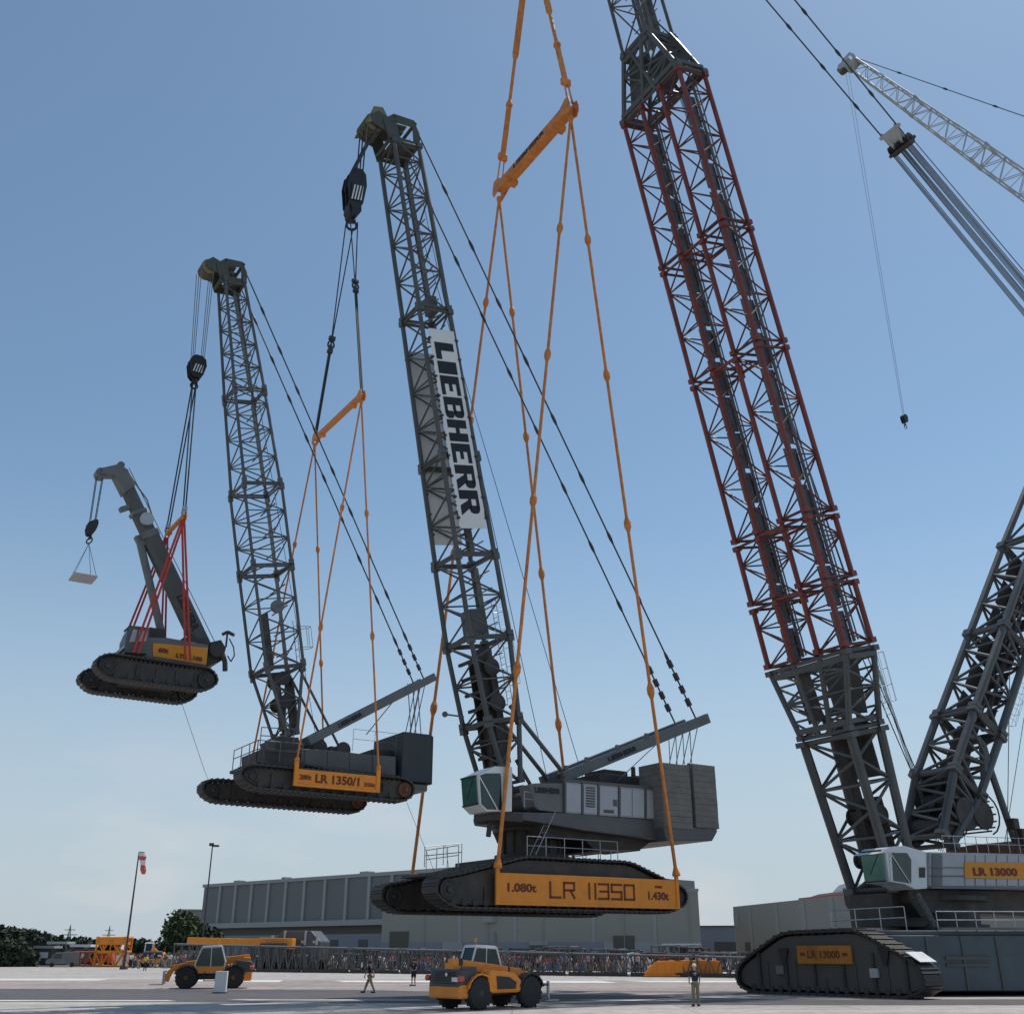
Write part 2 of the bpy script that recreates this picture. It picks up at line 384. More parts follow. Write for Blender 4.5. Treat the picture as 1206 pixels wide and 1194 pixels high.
# upper deck
def tr(F, v, pts): return [F.bp(x, y, v) for x, y in pts]
mb = MB(); mb.fprism(B, tr(B, 1.1, [(604, 956), (665, 957), (778, 966), (843, 974), (844, 979), (838, 990), (792, 990), (740, 984), (690, 978), (640, 969), (606, 964)]), 1.1, 5.2)
mb.fprism(B, tr(B, 5.2, [(660, 958), (735, 962), (805, 972), (803, 986), (660, 974)]), 5.2, 7.6)
mb.build('deck', m_grey, rB, .04)
mb = MB(); mb.fprism(B, tr(B, 1.9, [(632, 966), (690, 975), (770, 988), (755, 1000), (700, 1001), (690, 990), (640, 985)]), 1.9, 6.6)
for k in range(4): mb.fbox(B, 9.2+k*.6, 9.6+k*.6, 2.4, 5.6, 3.0, 3.9)
mb.build('underframe', m_dark, rB, .03)
# machinery house, near side door panels
pt = tr(B, 1.15, [(665, 919), (777, 929), (777, 965), (665, 957)])
mb = MB(); mb.fprism(B, pt, 1.15, 2.5); hb = mb.build('engine_house', m_panel, rB, .03)
mb = MB()
for x0, x1 in ((667, 684), (687.5, 703), (706.5, 727), (731, 743.5), (745, 758.5), (762, 774)):
    t = lambda x: 1+ (x-665)/112.*1
    y0 = 919+(x0-665)*10/112+3; y1 = 919+(x1-665)*10/112+3; y2 = 957+(x1-665)*8/112-1.5; y3 = 957+(x0-665)*8/112-1.5
    mb2 = MB(); mb2.fprism(B, tr(B, 1.11, [(x0, y0), (x1, y1), (x1, y2), (x0, y3)]), 1.09, 1.15); mb2.build('door_panel', m_panel, hb, .01)
for x0, x1, ya, yb in ((690, 701, 926, 951), (722, 727, 941, 949), (711, 723, 953, 957)):
    mb2 = MB()
    for k in range(8):
        y = ya+(yb-ya)*k/8.; mb2.fprism(B, tr(B, 1.08, [(x0, y), (x1, y+.8), (x1, y+.8+(yb-ya)/12), (x0, y+(yb-ya)/12)]), 1.07, 1.10)
    mb2.build('grille', m_grey, hb)
mb = MB(); mb.fprism(B, tr(B, 1.12, [(663, 917), (778, 927), (778, 930), (663, 920)]), 1.05, 2.6)
for x in (665, 685.5, 704.5, 729, 760, 776): mb.fprism(B, tr(B, 1.12, [(x-.7, 920+(x-665)*.09), (x+.7, 920+(x-665)*.09), (x+.7, 957+(x-665)*.07), (x-.7, 957+(x-665)*.07)]), 1.07, 1.15)
mb.build('frame', m_grey, hb)
mb = MB(); mb.fprism(B, tr(B, 1.2, [(624, 924), (630, 922), (664, 922), (664, 957), (636, 954), (630, 950)]), 1.2, 2.3)
eb = mb.build('fuel_tank', m_greyB, rB, .04)
mb = MB(); a = B.Q(630, 933, 1.16); b = B.Q(660, 935, 1.16); text_mb(mb, 'LIEBHERR', a, b-a, Z3, .30, float(np.linalg.norm(b-a)), .02, .04, out=-B.v); mb.build('lettering', m_black, eb)
# inner machinery: winches and engine
for u0 in (4.6, 6.6, 8.8):
    mb = MB(); mb.lathe(B.P(u0, 3.0, 5.4), B.v, [(0, .85), (.1, .85), (.1, .6), (1.9, .6), (1.9, .85), (2.0, .85)], 24); mb.build('winch_drum', m_dark, rB)
mb = MB(); mb.fbox(B, 9.5, 13.2, 3.6, 6.8, 4.6, 7.4); mb.fbox(B, 10.2, 12, 4, 6, 7.4, 7.75); mb.tube(B.P(12.6, 4.2, 7.3), B.P(12.6, 4.2, 8.1), .14, 10); mb.fbox(B, 5.2, 9.2, 5.4, 6.8, 4.6, 6.6)
mb.build('engine_cover', m_dark, rB, .04)
rail(rB, [B.P(2.6, 1.25, 4.75), B.P(4.1, 1.25, 4.7)], .8)
# counterweight stacks on the tail tray
mb = MB(); mb.fprism(B, tr(B, .3, [(781, 973), (844, 975), (845, 979), (839, 990), (785, 990)]), .3, 7.7); mb.build('ballast_tray', m_grey, rB, .04)
for v0 in (.25, 5.6):
    for (xa, xb, yt) in ((778, 811.5, 897.5), (815.5, 841.5, 899)):
        yt += random.uniform(-.5, .5); (ua, wt) = B.bp(xa, yt, .25); (ub, _) = B.bp(xb, yt, .25); wb = B.bp(xa, 973.5, .25)[1]
        mb = MB(); n = 11; hgt = (wt-wb)/n
        for k in range(n):
            j = random.uniform(-.03, .03); mb.fbox(B, ua+j*.3, ub+j*.3, v0+random.uniform(-.012, .012), v0+2.0, wb+k*hgt+.004, wb+(k+1)*hgt-.004)
        mb.tube(B.P((ua+ub)/2-.3, v0+1, wt), B.P((ua+ub)/2-.3, v0+1, wt+.2), .08, 6); mb.tube(B.P((ua+ub)/2+.3, v0+1, wt), B.P((ua+ub)/2+.3, v0+1, wt+.2), .08, 6)
        mb.build('counterweight_stack', m_conc, rB, .01)
# cab
def cab(root, F, near, v0, v1, glass_front, win_px, bars, mat=None, gmat=None):
    near3 = tr(F, v0, near); mb = MB(); mb.fprism(F, near3, v0, v1); cb = mb.build('cab', mat or m_white, root, .03)
    mb = MB(); mb.fprism(F, tr(F, v0, win_px), v0-.02, v0+.02); mb.build('side_window', gmat or m_glassd, cb)
    if bars:
        mb = MB()
        for a, b in bars: mb.tube(F.Q(*a, v0-.05), F.Q(*b, v0-.05), .035, 6)
        mb.build('grab_rail', mat or m_white, cb)
    # windscreen set on the front edge
    (ua, wa), (ub, wb) = F.bp(*glass_front[0], v0), F.bp(*glass_front[1], v0)
    mb = MB(); mb.prism([F.P(ua-.02, v0+.12, wa), F.P(ua-.02, v1-.12, wa), F.P(ub-.02, v1-.12, wb), F.P(ub-.02, v0+.12, wb)], -F.u*.03); mb.build('windscreen', m_glass, cb)
    mb = MB(); c = lambda t, v: F.P(ua+(ub-ua)*t-.06, v, wa+(wb-wa)*t)
    mb.tube(c(.1, v0+(v1-v0)*.2), c(.75, v0+(v1-v0)*.65), .025, 5); mb.tube(c(0, v0+.1), c(0, v1-.1), .05, 6); mb.tube(c(1, v0+.1), c(1, v1-.1), .05, 6)
    mb.build('wiper', m_blackp, cb)
    return cb
cab(rB, B, [(562.5, 912), (583, 902), (603.5, 903), (603, 955.5), (573, 955), (565, 947)], .05, 1.75, [(562.5, 913), (565, 946)],
    [(565, 913), (572, 910.5), (589, 910.5), (592, 930), (592, 953.5), (574, 953), (566.5, 946)], [((564, 913), (586, 953)), ((564, 912), (566, 947)), ((566, 947), (574, 955)), ((591, 911), (592, 954))])
mb = MB(); mb.fbox(B, B.bp(573, 955, .9)[0], B.bp(603, 955, .9)[0]+.3, .3, 2.2, B.bp(575, 962, .9)[1]-.2, B.bp(573, 956, .9)[1]); mb.tube(B.Q(578, 962, 1.0), B.Q(575, 985, 1.0), .14, 8); mb.build('cab_bracket', m_dark, rB, .03)
# boom
fB = B.bp(590, 925, VC); tB = B.bp(470, 178, VC)
bB = boomframe(B, VC, fB, tB); p, q, ax, L, dep, T = bB
sB = lambda f: f*T
def s_at(F, bf, vc, px, py):            # distance along a boom nearest to a picture point on its plane
    return float((F.Q(px, py, vc)-bf[0]) @ bf[2])
j1, j2, j3, j4 = [s_at(B, bB, VC, *c) for c in ((577, 755), (556, 660), (527, 545), (495, 372))]
boom_sections(rB, bB, [(0, j1*.42, 2.6, .95, 2.7, 2.1, 3), (j1*.42, j1, 2.7, 2.1, 2.75, 2.7, 4), (j1, j2, 2.75, 2.7, 2.7, 2.65, 4), (j2, j3, 2.65, 2.6, 2.5, 2.5, 5), (j3, j4, 2.5, 2.45, 2.25, 2.25, 8), (j4, T, 2.2, 2.15, 2.1, 1.9, 9)], .15, .062, m_grey)
# winches and cover plates in the boom foot
mb = MB()
for s in (.3, .55, .8):
    c = p+ax*j1*s+dep*.15; mb.lathe(c-L*.85, L, [(0, .52), (.1, .52), (.1, .38), (1.6, .38), (1.6, .52), (1.7, .52)], 22)
mb.box(p+ax*j1*.52+dep*.1, ax*j1*.43, L*.8, dep*.12); mb.box(p+ax*j1*.5-L*.45, ax*j1*.36, L*.04, dep*.62); mb.box(p+ax*j1*.5+L*.55, ax*j1*.36, L*.04, dep*.55); mb.box(p+ax*j1*.22-dep*.1, ax*j1*.18, L*1.0, dep*.25)
for k in range(7): mb.box(p+ax*j1*(.2+.11*k)-dep*(.5+.06*k), ax*.09, L*1.05, dep*.09)
mb.build('boom_foot_winch', m_dark, rB)
cc = head_block(rB, q+ax*.75, ax, dep, L, 2.0, 2.05, M('olive_head_paint', (.075, .078, .062), .6, 0, .2), -1.0, 5)
mb = MB(); c = q+ax*1.5-dep*1.9; mb.prism([c+dep*x+ax*y-L*.9 for x, y in ((-.9, -.6), (.9, .1), (.6, 1.0), (-.1, .9))], L*.06); mb.prism([c+dep*x+ax*y+L*.9 for x, y in ((-.9, -.6), (.9, .1), (.6, 1.0), (-.1, .9))], L*.06)
mb.build('sheave_guard', m_khaki, rB)
# gantry, pendants, ropes
g0 = B.bp(650, 918, VC); g1 = B.bp(820, 849, VC)
mb = MB(); 
for k in (-1.1, 1.1):
    a, b = B.P(g0[0], VC+k, g0[1]), B.P(g1[0], VC+k, g1[1]); mb.flat(a, b, .62, .34, B.w)
for t in (.1, .45, .75, .97):
    c = B.P(g0[0]+(g1[0]-g0[0])*t, VC, g0[1]+(g1[1]-g0[1])*t); mb.tube(c-B.v*1.1, c+B.v*1.1, .14, 8)
for t, hh in ((.35, .3), (.55, .3), (.02, .5), (.15, .4)):
    c = B.P(g0[0]+(g1[0]-g0[0])*t, VC-1.1, g0[1]+(g1[1]-g0[1])*t); mb.box(c+Z3*.45, B.u*.12, B.v*.1, Z3*.15)
gB = mb.build('gantry', m_greyB, rB, .03)
mb = MB(); a = B.P(g0[0]+(g1[0]-g0[0])*.28, VC-1.3, g0[1]+(g1[1]-g0[1])*.28-.17); d = nrm(B.P(g1[0], 0, g1[1])-B.P(g0[0], 0, g0[1])); text_mb(mb, 'LIEBHERR', a, d, np.cross(d, -B.v)*-1 if np.cross(d, -B.v)[2] < 0 else np.cross(d, -B.v), .3, 2.4, .01, .04, out=-B.v); mb.build('lettering', m_black, gB)
hb_ = q+ax*1.0+dep*1.1
for k in (-1.0, 1.0):
    e = B.P(g1[0]-.9, VC+k, g1[1]-.2); st = hb_+L*k
    mb = MB(); links(mb, st, e, .055, 9, .11, .5); d = nrm(e-st)
    for i in range(4): mb.tube(e-d*(1+i*.9), e-d*(1.5+i*.9), .17, 8)
    mb.build('pendant_line', m_rope, rB)
mb = MB()
for k in range(8):
    t = k/7; c = B.P(g1[0]-.9-(k % 2)*.5, VC-1.2+2.4*t, g1[1]-.3); ru = B.bp(799, 893, VC); mb.tube(c, B.P(ru[0]-.5+(k % 2)*.8, VC-1.2+2.4*t, ru[1]-1.5), .03, 5)
mb.tube(B.P(g1[0]-3, VC-1, g1[1]-1), B.P(10.8, VC-1, 7), .03, 5)
mb.build('luffing_rope', m_rope_l, rB)
mb = MB()
mb.tube(hb_-L*.3-dep*.3, B.P(6.4, VC-.3, 6.2), .022, 5); mb.tube(hb_+L*.3-dep*.5-ax*5, B.P(8.9, VC-.6, 6.2), .022, 5)
mb.build('hoist_rope', m_rope, rB)
mb = MB()
for k in (-.9, .9):
    mb.tube(p+ax*j1*.52+dep*.9+L*k, B.P(B.bp(655, 915, VC)[0], VC+k, B.bp(655, 915, VC)[1]), .13, 8); mb.tube(p+ax*j1*.15+dep*.7+L*k, B.P(5.2, VC+k, 5.6), .11, 8)
mb.build('backstop', m_grey, rB)
# pulley arm on the left of the boom foot
mb = MB(); c = B.Q(524, 841, VC-1); mb.tube(c, c+B.u*1.2, .05, 6); mb.lathe(c-B.v*.05, B.v, [(0, .16), (.1, .16)], 14); mb.build('guide_pulley', m_grey, rB)
ladder(rB, p+ax*(j1*.55)+dep*1.15-L*.6, p+ax*(j1*1.28)+dep*1.15-L*.6, L, .5, True, dep)
# cage platform and small boxes inside boom
mb = MB(); mb.box(p+ax*(j1+1.2)+L*.1, ax*.7, L*.6, dep*.5); mb.build('rope_guide_box', m_grey, rB, .03); mb = MB(); mb.box(p+ax*(j4+.8)+dep*.5, ax*.6, L*.4, dep*.3); mb.build('rope_guide_box', m_grey, rB, .03)
# big letter board on the near boom face, and the plain one behind it
ua = s_at(B, bB, VC-1.1, 515, 391); ub = s_at(B, bB, VC-1.1, 549, 624)
def board(name, lab, off, s0, s1, x0, x1, letters):
    t = thing(name, lab, 'board', p+ax*s0+L*off)
    mb = MB(); c = lambda s, x: p+ax*s+dep*x+L*off
    mb.prism([c(s0, x0), c(s1, x0), c(s1, x1), c(s0, x1)], L*.03*(1 if off > 0 else -1)); pl = mb.build('board_panel', m_board, t)
    for k in range(10):
        for x_, h_ in ((x1+.08, .12), (x0-.02, .08)):
            hk = MB(); s = s0+(s1-s0)*(k+.5)/10; hk.box(c(s, x_), ax*.06, L*.08, dep*h_); hk.build('clamp', m_dark, t)
    if letters:
        lb = MB(); n = len(letters); tot = abs(s1-s0); w = x1-x0
        wts = [.85, .62, .95, 1, 1.05, .92, 1.08, 1.08]; gap = .10; s = max(s0, s1)-tot*.07; sc = tot*.86/(sum(wts)+gap*(n-1))
        # letters read downwards, tops towards the rear chord
        for chh, wt in zip(letters, wts):
            glyph(lb, chh, c(s, x0+w*.13), -ax, dep, wt*sc, w*.74, -L*.035); s -= (wt+gap)*sc
        lb.build('lettering', m_black, pl)
    return t
def bar2(lb, o, a, b, out, x0, y0, x1, y1):
    lb.prism([o+a*x0+b*y0, o+a*x1+b*y0, o+a*x1+b*y1, o+a*x0+b*y1], out*.4)
def glyph(lb, ch, o, a, b, w, h, out):
    """heavy slab letters; a = reading direction, b = up"""
    o = o+out; st = .30*w if ch != 'I' else 0; sh = .17*h
    R_ = lambda x0, y0, x1, y1: bar2(lb, o, a*1., b*1., out, x0*w, y0*h, x1*w, y1*h)
    if ch == 'I': R_(.0, 0, 1, 1)
    elif ch == 'L': R_(0, 0, .48, 1); R_(.48, 0, 1, .3)
    elif ch == 'E': R_(0, 0, .42, 1); R_(.42, 0, 1, .2); R_(.42, .8, 1, 1); R_(.42, .42, .8, .6)
    elif ch == 'H': R_(0, 0, .38, 1); R_(.62, 0, 1, 1); R_(.38, .4, .62, .6)
    elif ch in 'BR':
        R_(0, 0, .38, 1); R_(.38, .84, .8, 1); R_(.38, .44, .8, .6)
        P_ = lambda *pts: lb.prism([o+a*x*w+b*y*h for x, y in pts], out*.4)
        P_((.8, 1), (.94, .94), (1, .84), (1, .62), (.94, .5), (.8, .44), (.66, .52), (.66, .92))
        if ch == 'B':
            R_(.38, 0, .8, .16); P_((.8, .46), (.95, .44), (1.04, .34), (1.04, .14), (.95, .03), (.8, 0), (.68, .08), (.68, .40))
        else: P_((.42, .46), (.78, .46), (1.08, 0), (.66, 0))
board('letter_board', 'white board with heavy black capitals down the near face of the tallest hanging boom', -1.40, ua, ub, -.86, .98, 'LIEBHERR')
ua2 = s_at(B, bB, VC+1.1, 490, 412); ub2 = s_at(B, bB, VC+1.1, 525, 640)
board('blank_board', 'blank pale board behind the letter board, seen through the boom lattice from its back', 1.42, ua2, ub2, -1.05, .95, None)

# orange beam under the near track
def beam(F, name, lab, u0, u1, w0, w1, v, texts):
    t = thing(name, lab, 'banner', F.P(u0, v, w0)); mb = MB()
    mb.fbox(F, u0, u1, v-.09, v-.01, w0+.12, w1); mb.fbox(F, u0-.02, u1+.02, v-.14, v-.01, w0-.0, w0+.12); mb.fbox(F, u0-.04, u0+.16, v-.16, v-.01, w0, w1+.5); mb.fbox(F, u1-.16, u1+.04, v-.16, v-.01, w0, w1+.5)
    bp_ = mb.build('banner_beam', m_orange, t, .01)
    for kind, body, uu, ww, hh, wd, col in texts:
        lb = MB()
        if kind == 'stroke': strokes(lb, body, F.P(uu, v-.10, ww), F.u, F.w, hh, wd, -F.v*.012)
        else: text_mb(lb, body, F.P(uu, v-.10, ww), F.u, F.w, hh, wd, .012, .035, out=-F.v)
        lb.build('lettering', col, bp_)
    return t
STK = {'L': [(0, 0, 0, 1), (0, 0, 1, 0)], 'R': [(0, 0, 0, 1), (0, 1, 1, 1), (1, 1, 1, .55), (0, .5, .92, .5), (.62, .48, 1.02, 0)], '1': [(.9, 0, .9, 1)],
       '3': [(0, 1, 1, 1), (0, 0, 1, 0), (.15, .5, 1, .5), (1, 0, 1, 1)], '5': [(0, 1, 1, 1), (0, .5, 0, 1), (0, .5, 1, .5), (1, 0, 1, .5), (0, 0, 1, 0)],
       '0': [(0, 0, 0, 1), (1, 0, 1, 1), (0, 0, 1, 0), (0, 1, 1, 1)], ' ': [], 'T': [(0, 1, 1, 1), (.5, 0, .5, 1)], '/': [(.1, 0, .9, 1)]}
def strokes(lb, body, o, a, b, h, width, out):
    adv = [1.35 if c not in ' 1' else (.9 if c == ' ' else .62) for c in body]; k = width/sum(adv); x = 0; th = h*.075
    for c, ad in zip(body, adv):
        w = k*1.0 if c != '1' else k*.3
        for x0, y0, x1, y1 in STK[c]:
            P0 = o+a*(x+x0*w)+b*y0*h; P1 = o+a*(x+x1*w)+b*y1*h; d = nrm(P1-P0); sd = np.cross(d, nrm(out))
            lb.box((P0+P1)/2+out, (P1-P0)/2+d*th, sd*th, out*.5)
        x += ad*k
beam(B, 'banner', 'long orange banner beam reading LR 11350 along the near track of the lowest hanging crane', 0, 11.85, -.2, 1.3, -.02,
     [('stroke', 'LR 11350', 3.25, .22, .72, 5.7, m_brown), ('t', '1.080t', .65, .42, .42, 1.75, m_brown), ('t', '1.430t', 9.7, .24, .42, 1.45, m_brown), ('t', 'max', 10.2, .84, .14, .55, m_brown)])

def bars(root, p, q, n, r, rj, mat, name='sling_bar', w=.30):
    mb = MB(); p = np.array(p, float); q = np.array(q, float); d = nrm(q-p); L_ = np.linalg.norm(q-p)
    mb.tube(p, q, r, 8)
    for i in range(n+1):
        c = p+(q-p)*(i/n); a = max(0, -1 if i == 0 else 1)
        lo = c-d*(w*1.6 if i else 0); hi = c+d*(w*1.6 if i < n else 0)
        mb.tube(lo, c-d*(w*.5 if i else 0), r, 8, rj); mb.tube(c-d*(w*.5 if i else 0), c+d*(w*.5 if i < n else 0), rj, 8); mb.tube(c+d*(w*.5 if i < n else 0), hi, rj, 8, r)
    return mb.build(name, mat, root)
def spreader_beam(name, label, n, f, r, mat, lug=.5, text=None, group=None):
    """box beam between near point n and far point f with end forks and brackets"""
    n = np.array(n, float); f = np.array(f, float); d = nrm(f-n); Ln = np.linalg.norm(f-n); t = thing(name, label, 'spreader beam', (n+f)/2, group)
    sd = nrm(np.cross(d, Z3)); mb = MB(); mb.box((n+f)/2, d*(Ln/2-.1*lug), sd*r, np.cross(sd, d)*r); bb = mb.build('beam', mat, t, r*.35)
    mb = MB()
    for c, s in ((n, 1), (f, -1)):
        for k in (-1, 1):
            o = c+sd*k*r*.9; mb.prism([o+d*s*x*lug+Z3*z*lug for x, z in ((-.5, .2), (-.3, .9), (.25, .95), (1.2, .35), (1.2, -.3), (.2, -.7), (-.3, -.9), (-.55, -.3))], sd*.05)
        c2 = c+d*s*Ln*.16; mb.prism([c2-sd*r*1.3+d*s*x*lug-Z3*(r+z*lug) for x, z in ((-.35, -.1), (.5, -.1), (.4, .3), (-.2, .3))], sd*r*2.6)
    mb.build('end_fork', mat, t, .01)
    if text:
        for sgn in (-1, 1):
            lb = MB(); a = -d if np.dot(-d, CX*sgn) > 0 else d
            s_ = sd if np.dot(sd, CF) < 0 else -sd
            a = -d if (-d)[0] > 0 else d
            text_mb(lb, text, (n+f)/2-a*Ln*.22-Z3*r*.5, a, Z3, r*1.0, Ln*.44, 0, .04, out=s_); 
            for i, v in enumerate(lb.v): lb.v[i] = tuple(np.array(v)+s_*(r+.015))
            lb.build('lettering', m_black, bb); break
    return t
# rigging of crane B: hook point above its centre
UC = 5.95
wn = B.bp(672, 135, -.05)[1]; nearP = B.P(UC, -.1, wn); farP = B.P(UC+.4, 10.1, wn); apex = B.P(UC+.2, 5.0, wn+24)
spreader_beam('spreader_beam', 'thick orange spreader beam with dark lettering slung under the giant red boom', nearP+Z3*.5, farP+Z3*.5, .42, m_sling, .85, 'LIEBHERR')
t = thing('sling_set', 'orange jointed bar slings from the thick spreader beam down to the lowest crane', 'sling', nearP)
for e, v, s in ((nearP, -.12, 1), (farP, 9.6, -1)):
    for u in (0.06, 11.8):
        bars(t, e-Z3*.3, B.P(u+(.3 if s < 0 else 0), v, 1.5 if s > 0 else 1.1), 5, .10, .22, m_sling)
t = thing('sling_set', 'two thick orange bar legs rising from the large spreader beam past the top edge', 'sling', apex)
for e in (nearP, farP):
    a = e+Z3*1.1; 
    q1 = a+(apex-a)*.10; sdv = B.u*.22
    for s_ in (-1, 1): bars(t, a+sdv*s_, q1+sdv*s_*.8, 1, .06, .1, m_sling)
    mb = MB(); mb.box(q1, B.u*.38, B.v*.16, Z3*.3); mb.build('link_fork', m_sling, t, .04)
    q2_ = a+(apex-a)*.30; mb = MB(); mb.flat(q1, q2_, .42, .2, B.u); mb.tube(q2_-nrm(apex-a)*.1, q2_+nrm(apex-a)*.1, .3, 8); mb.build('sling_bar', m_sling, t, .03)
    bars(t, q2_, a+(apex-a)*.50, 1, .14, .26, m_sling); mb = MB(); mb.flat(a+(apex-a)*.50, apex, .5, .24, B.u); mb.build('sling_bar', m_sling, t, .03)
apexB = apex

# ------------------------------------------------------------------ crane A (middle one)
A = Fr(345, 925, 51.5, 33); VA = 3.1
rA = thing('lattice_boom_crane', 'middle hanging crane with slim grey lattice boom and one dark block counterweight', 'crane', A.P(2, VA, -.4), 'cranes hanging in a chain from each other')
wlo = A.bp(300, 935)[1]; whi = A.bp(300, 908)[1]
print('A crawler w', wlo, whi, A.bp(282, 922), A.bp(487, 940))
olA = [(-2.5, .72), (-2.65, .25), (-2.0, -.24), (6.0, -.30), (6.5, .1), (6.45, .6), (5.9, .86), (-1.9, .84)]
for v in (.0, 5.5): crawler(rA, A, v, v+.95, olA, wheels=[(6.0, .27), (-2.05, .28)], wheel_r=.36, pitch=.28, r=.5, wmat=[m_rust, m_track])
mb = MB(); mb.fbox(A, 0.2, 3.8, .95, 5.5, .2, .9); mb.lathe(A.P(2, VA, .9), Z3, [(0, 1.4), (.6, 1.4), (.6, 1.5), (.8, 1.5)], 30); mb.build('car_body', m_dark, rA, .04)
P_ = lambda v, pts: tr(A, v, pts)
mb = MB(); mb.fprism(A, P_(1.2, [(355, 881), (400, 884), (466, 893), (466, 921), (440, 915), (357, 901)]), 1.2, 4.4); hA = mb.build('engine_house', m_grey, rA, .05)
for x0, x1 in ((359, 384), (386, 410), (412, 437), (439, 466)):
    m2 = MB(); y = lambda x: (x-355)*9/113.; m2.fprism(A, P_(1.17, [(x0, 882+y(x0)), (x1, 882+y(x1)), (x1, 899+y(x1)*1.6), (x0, 899+y(x0)*1.6)]), 1.165, 1.2); m2.build('door_panel', m_grey, hA, .01)
mb = MB(); mb.fprism(A, P_(1.2, [(300, 896), (357, 901), (357, 904), (300, 900)]), 1.0, 4.8); mb.fprism(A, P_(1.3, [(312, 880), (357, 884), (357, 901), (312, 897)]), 1.3, 4.6); mb.fprism(A, P_(2.0, [(325, 868), (352, 868), (352, 884), (325, 882)]), 2., 4.2)
mb.build('front_deck', m_dark, rA, .03)
rail(rA, [A.Q(302, 895, 1.1), A.Q(355, 899, 1.1)], .95, mat=m_greyB); rail(rA, [A.Q(302, 895, 1.1), A.Q(302, 895, 1.1)+A.v*3.4], .95, mat=m_greyB); rail(rA, [A.Q(306, 878, 2.), A.Q(345, 880, 2.)], .9, mat=m_greyB)
rail(rA, [A.Q(415, 884, 1.3), A.Q(466, 889, 1.3)], 1.1, .012, mat=m_greyB)
cab(rA, A, [(322, 869), (352, 868), (354, 884), (322, 882)], 4.9, 6.0, [(322, 870), (322, 881)], [(325, 871), (349, 871), (350, 881), (325, 880)], None, m_grey)
mb = MB()
ua_, wa_ = A.bp(475, 861, .9); ub_, _ = A.bp(515, 868, .9); wb_ = A.bp(472, 919, .9)[1]
mb.prism([A.P(ua_, .9, wb_), A.P(ub_-.35, .9, wb_), A.P(ub_, 1.3, wb_), A.P(ub_, 4.0, wb_), A.P(ub_-.35, 4.4, wb_), A.P(ua_, 4.4, wb_)], Z3*(wa_-wb_)); mb.build('counterweight', m_cwdark, rA, .06)
mb = MB(); mb.prism([A.P(ua_-.3, 1.1, wb_-.05), A.P(ub_-.4, 1.1, wb_-.05), A.P(ub_-.2, 1.5, wb_-.05), A.P(ub_-.2, 3.9, wb_-.05), A.P(ua_-.3, 3.9, wb_-.05)], -Z3*.3); mb.build('counterweight_base', m_greyB, rA, .04)
mb = MB(); mb.fprism(A, P_(2.2, [(438, 882), (470, 884), (470, 895), (438, 893)]), 2.2, 4.2)
for u in (2.2, 3.5): mb.lathe(A.P(u, 2.3, 2.35), A.v, [(0, .4), (.08, .4), (.08, .3), (1.5, .3), (1.5, .4), (1.6, .4)], 18)
mb.build('winch', m_dark, rA, .03)
fA = A.bp(336, 868, VA); tA = A.bp(272, 333, VA); bA = boomframe(A, VA, fA, tA); p, q, ax, L, dep, T = bA
k1, k2, k3, k4, k5 = [s_at(A, bA, VA, *c) for c in ((326, 790), (314, 672), (300, 577), (287, 466), (285, 466))]
boom_sections(rA, bA, [(0, k1, 1.9, .5, 2.15, 1.9, 4), (k1, k2, 2.15, 2.0, 2.15, 2.1, 6), (k2, k3, 2.15, 2.1, 2.15, 2.1, 6), (k3, k4, 2.1, 2.0, 1.7, 1.7, 7), (k4, T, 1.7, 1.7, 1.25, 1.1, 10)], .085, .038, m_grey)
head_block(rA, q+ax*.3, ax, dep, L, 1.3, 1.25, bpy.data.materials['olive_head_paint'], -1.0, 4)
mb = MB()
for s in (.5, .85): mb.lathe(p+ax*k1*s-L*.7, L, [(0, .36), (.08, .36), (.08, .26), (1.3, .26), (1.3, .36), (1.4, .36)], 18)
mb.box(p+ax*k1*.5-dep*.1, ax*k1*.4, L*.3, dep*.06); mb.box(p+ax*k1*.45+dep*.55, ax*k1*.4, L*.5, dep*.05); mb.box(p+ax*(k1+1.5)-dep*.4, ax*1.5, L*.5, dep*.05)
mb.build('boom_foot_winch', m_dark, rA)
mb = MB(); mb.lathe(p+ax*s_at(A, bA, VA, 314, 720)-L*1.1, L, [(0, .34), (.2, .34)], 20); mb.build('cable_reel', m_greyB, rA)
g0 = A.bp(356, 876, VA); g1 = A.bp(504, 800, VA); mb = MB()
for k in (-.8, .8): mb.flat(A.P(g0[0], VA+k, g0[1]), A.P(g1[0], VA+k, g1[1]), .42, .24, A.w)
for t_ in (.1, .5, .96):
    c = A.P(g0[0]+(g1[0]-g0[0])*t_, VA, g0[1]+(g1[1]-g0[1])*t_); mb.tube(c-A.v*.8, c+A.v*.8, .1, 8)
gA = mb.build('gantry', m_greyB, rA, .02)
mb = MB(); d = nrm(A.P(g1[0], 0, g1[1])-A.P(g0[0], 0, g0[1])); a = A.P(g0[0]+(g1[0]-g0[0])*.22, VA-.94, g0[1]+(g1[1]-g0[1])*.22-.1); up_ = nrm(np.cross(A.v, d)) ; up_ = up_ if up_[2] > 0 else -up_
text_mb(mb, 'LIEBHERR', a, d, up_, .22, 1.5, .01, .04, out=-A.v); mb.build('lettering', m_black, gA)
hA_ = q+ax*.5+dep*.7
for k in (-.6, .6):
    e = A.P(g1[0]-.6, VA+k, g1[1]-.15); mb = MB(); links(mb, hA_+L*k, e, .038, 9, .075, .35); d = nrm(e-hA_-L*k)
    for i in range(3): mb.tube(e-d*(.5+i*.6), e-d*(.85+i*.6), .10, 8)
    mb.build('pendant_line', m_rope, rA)
mb = MB()
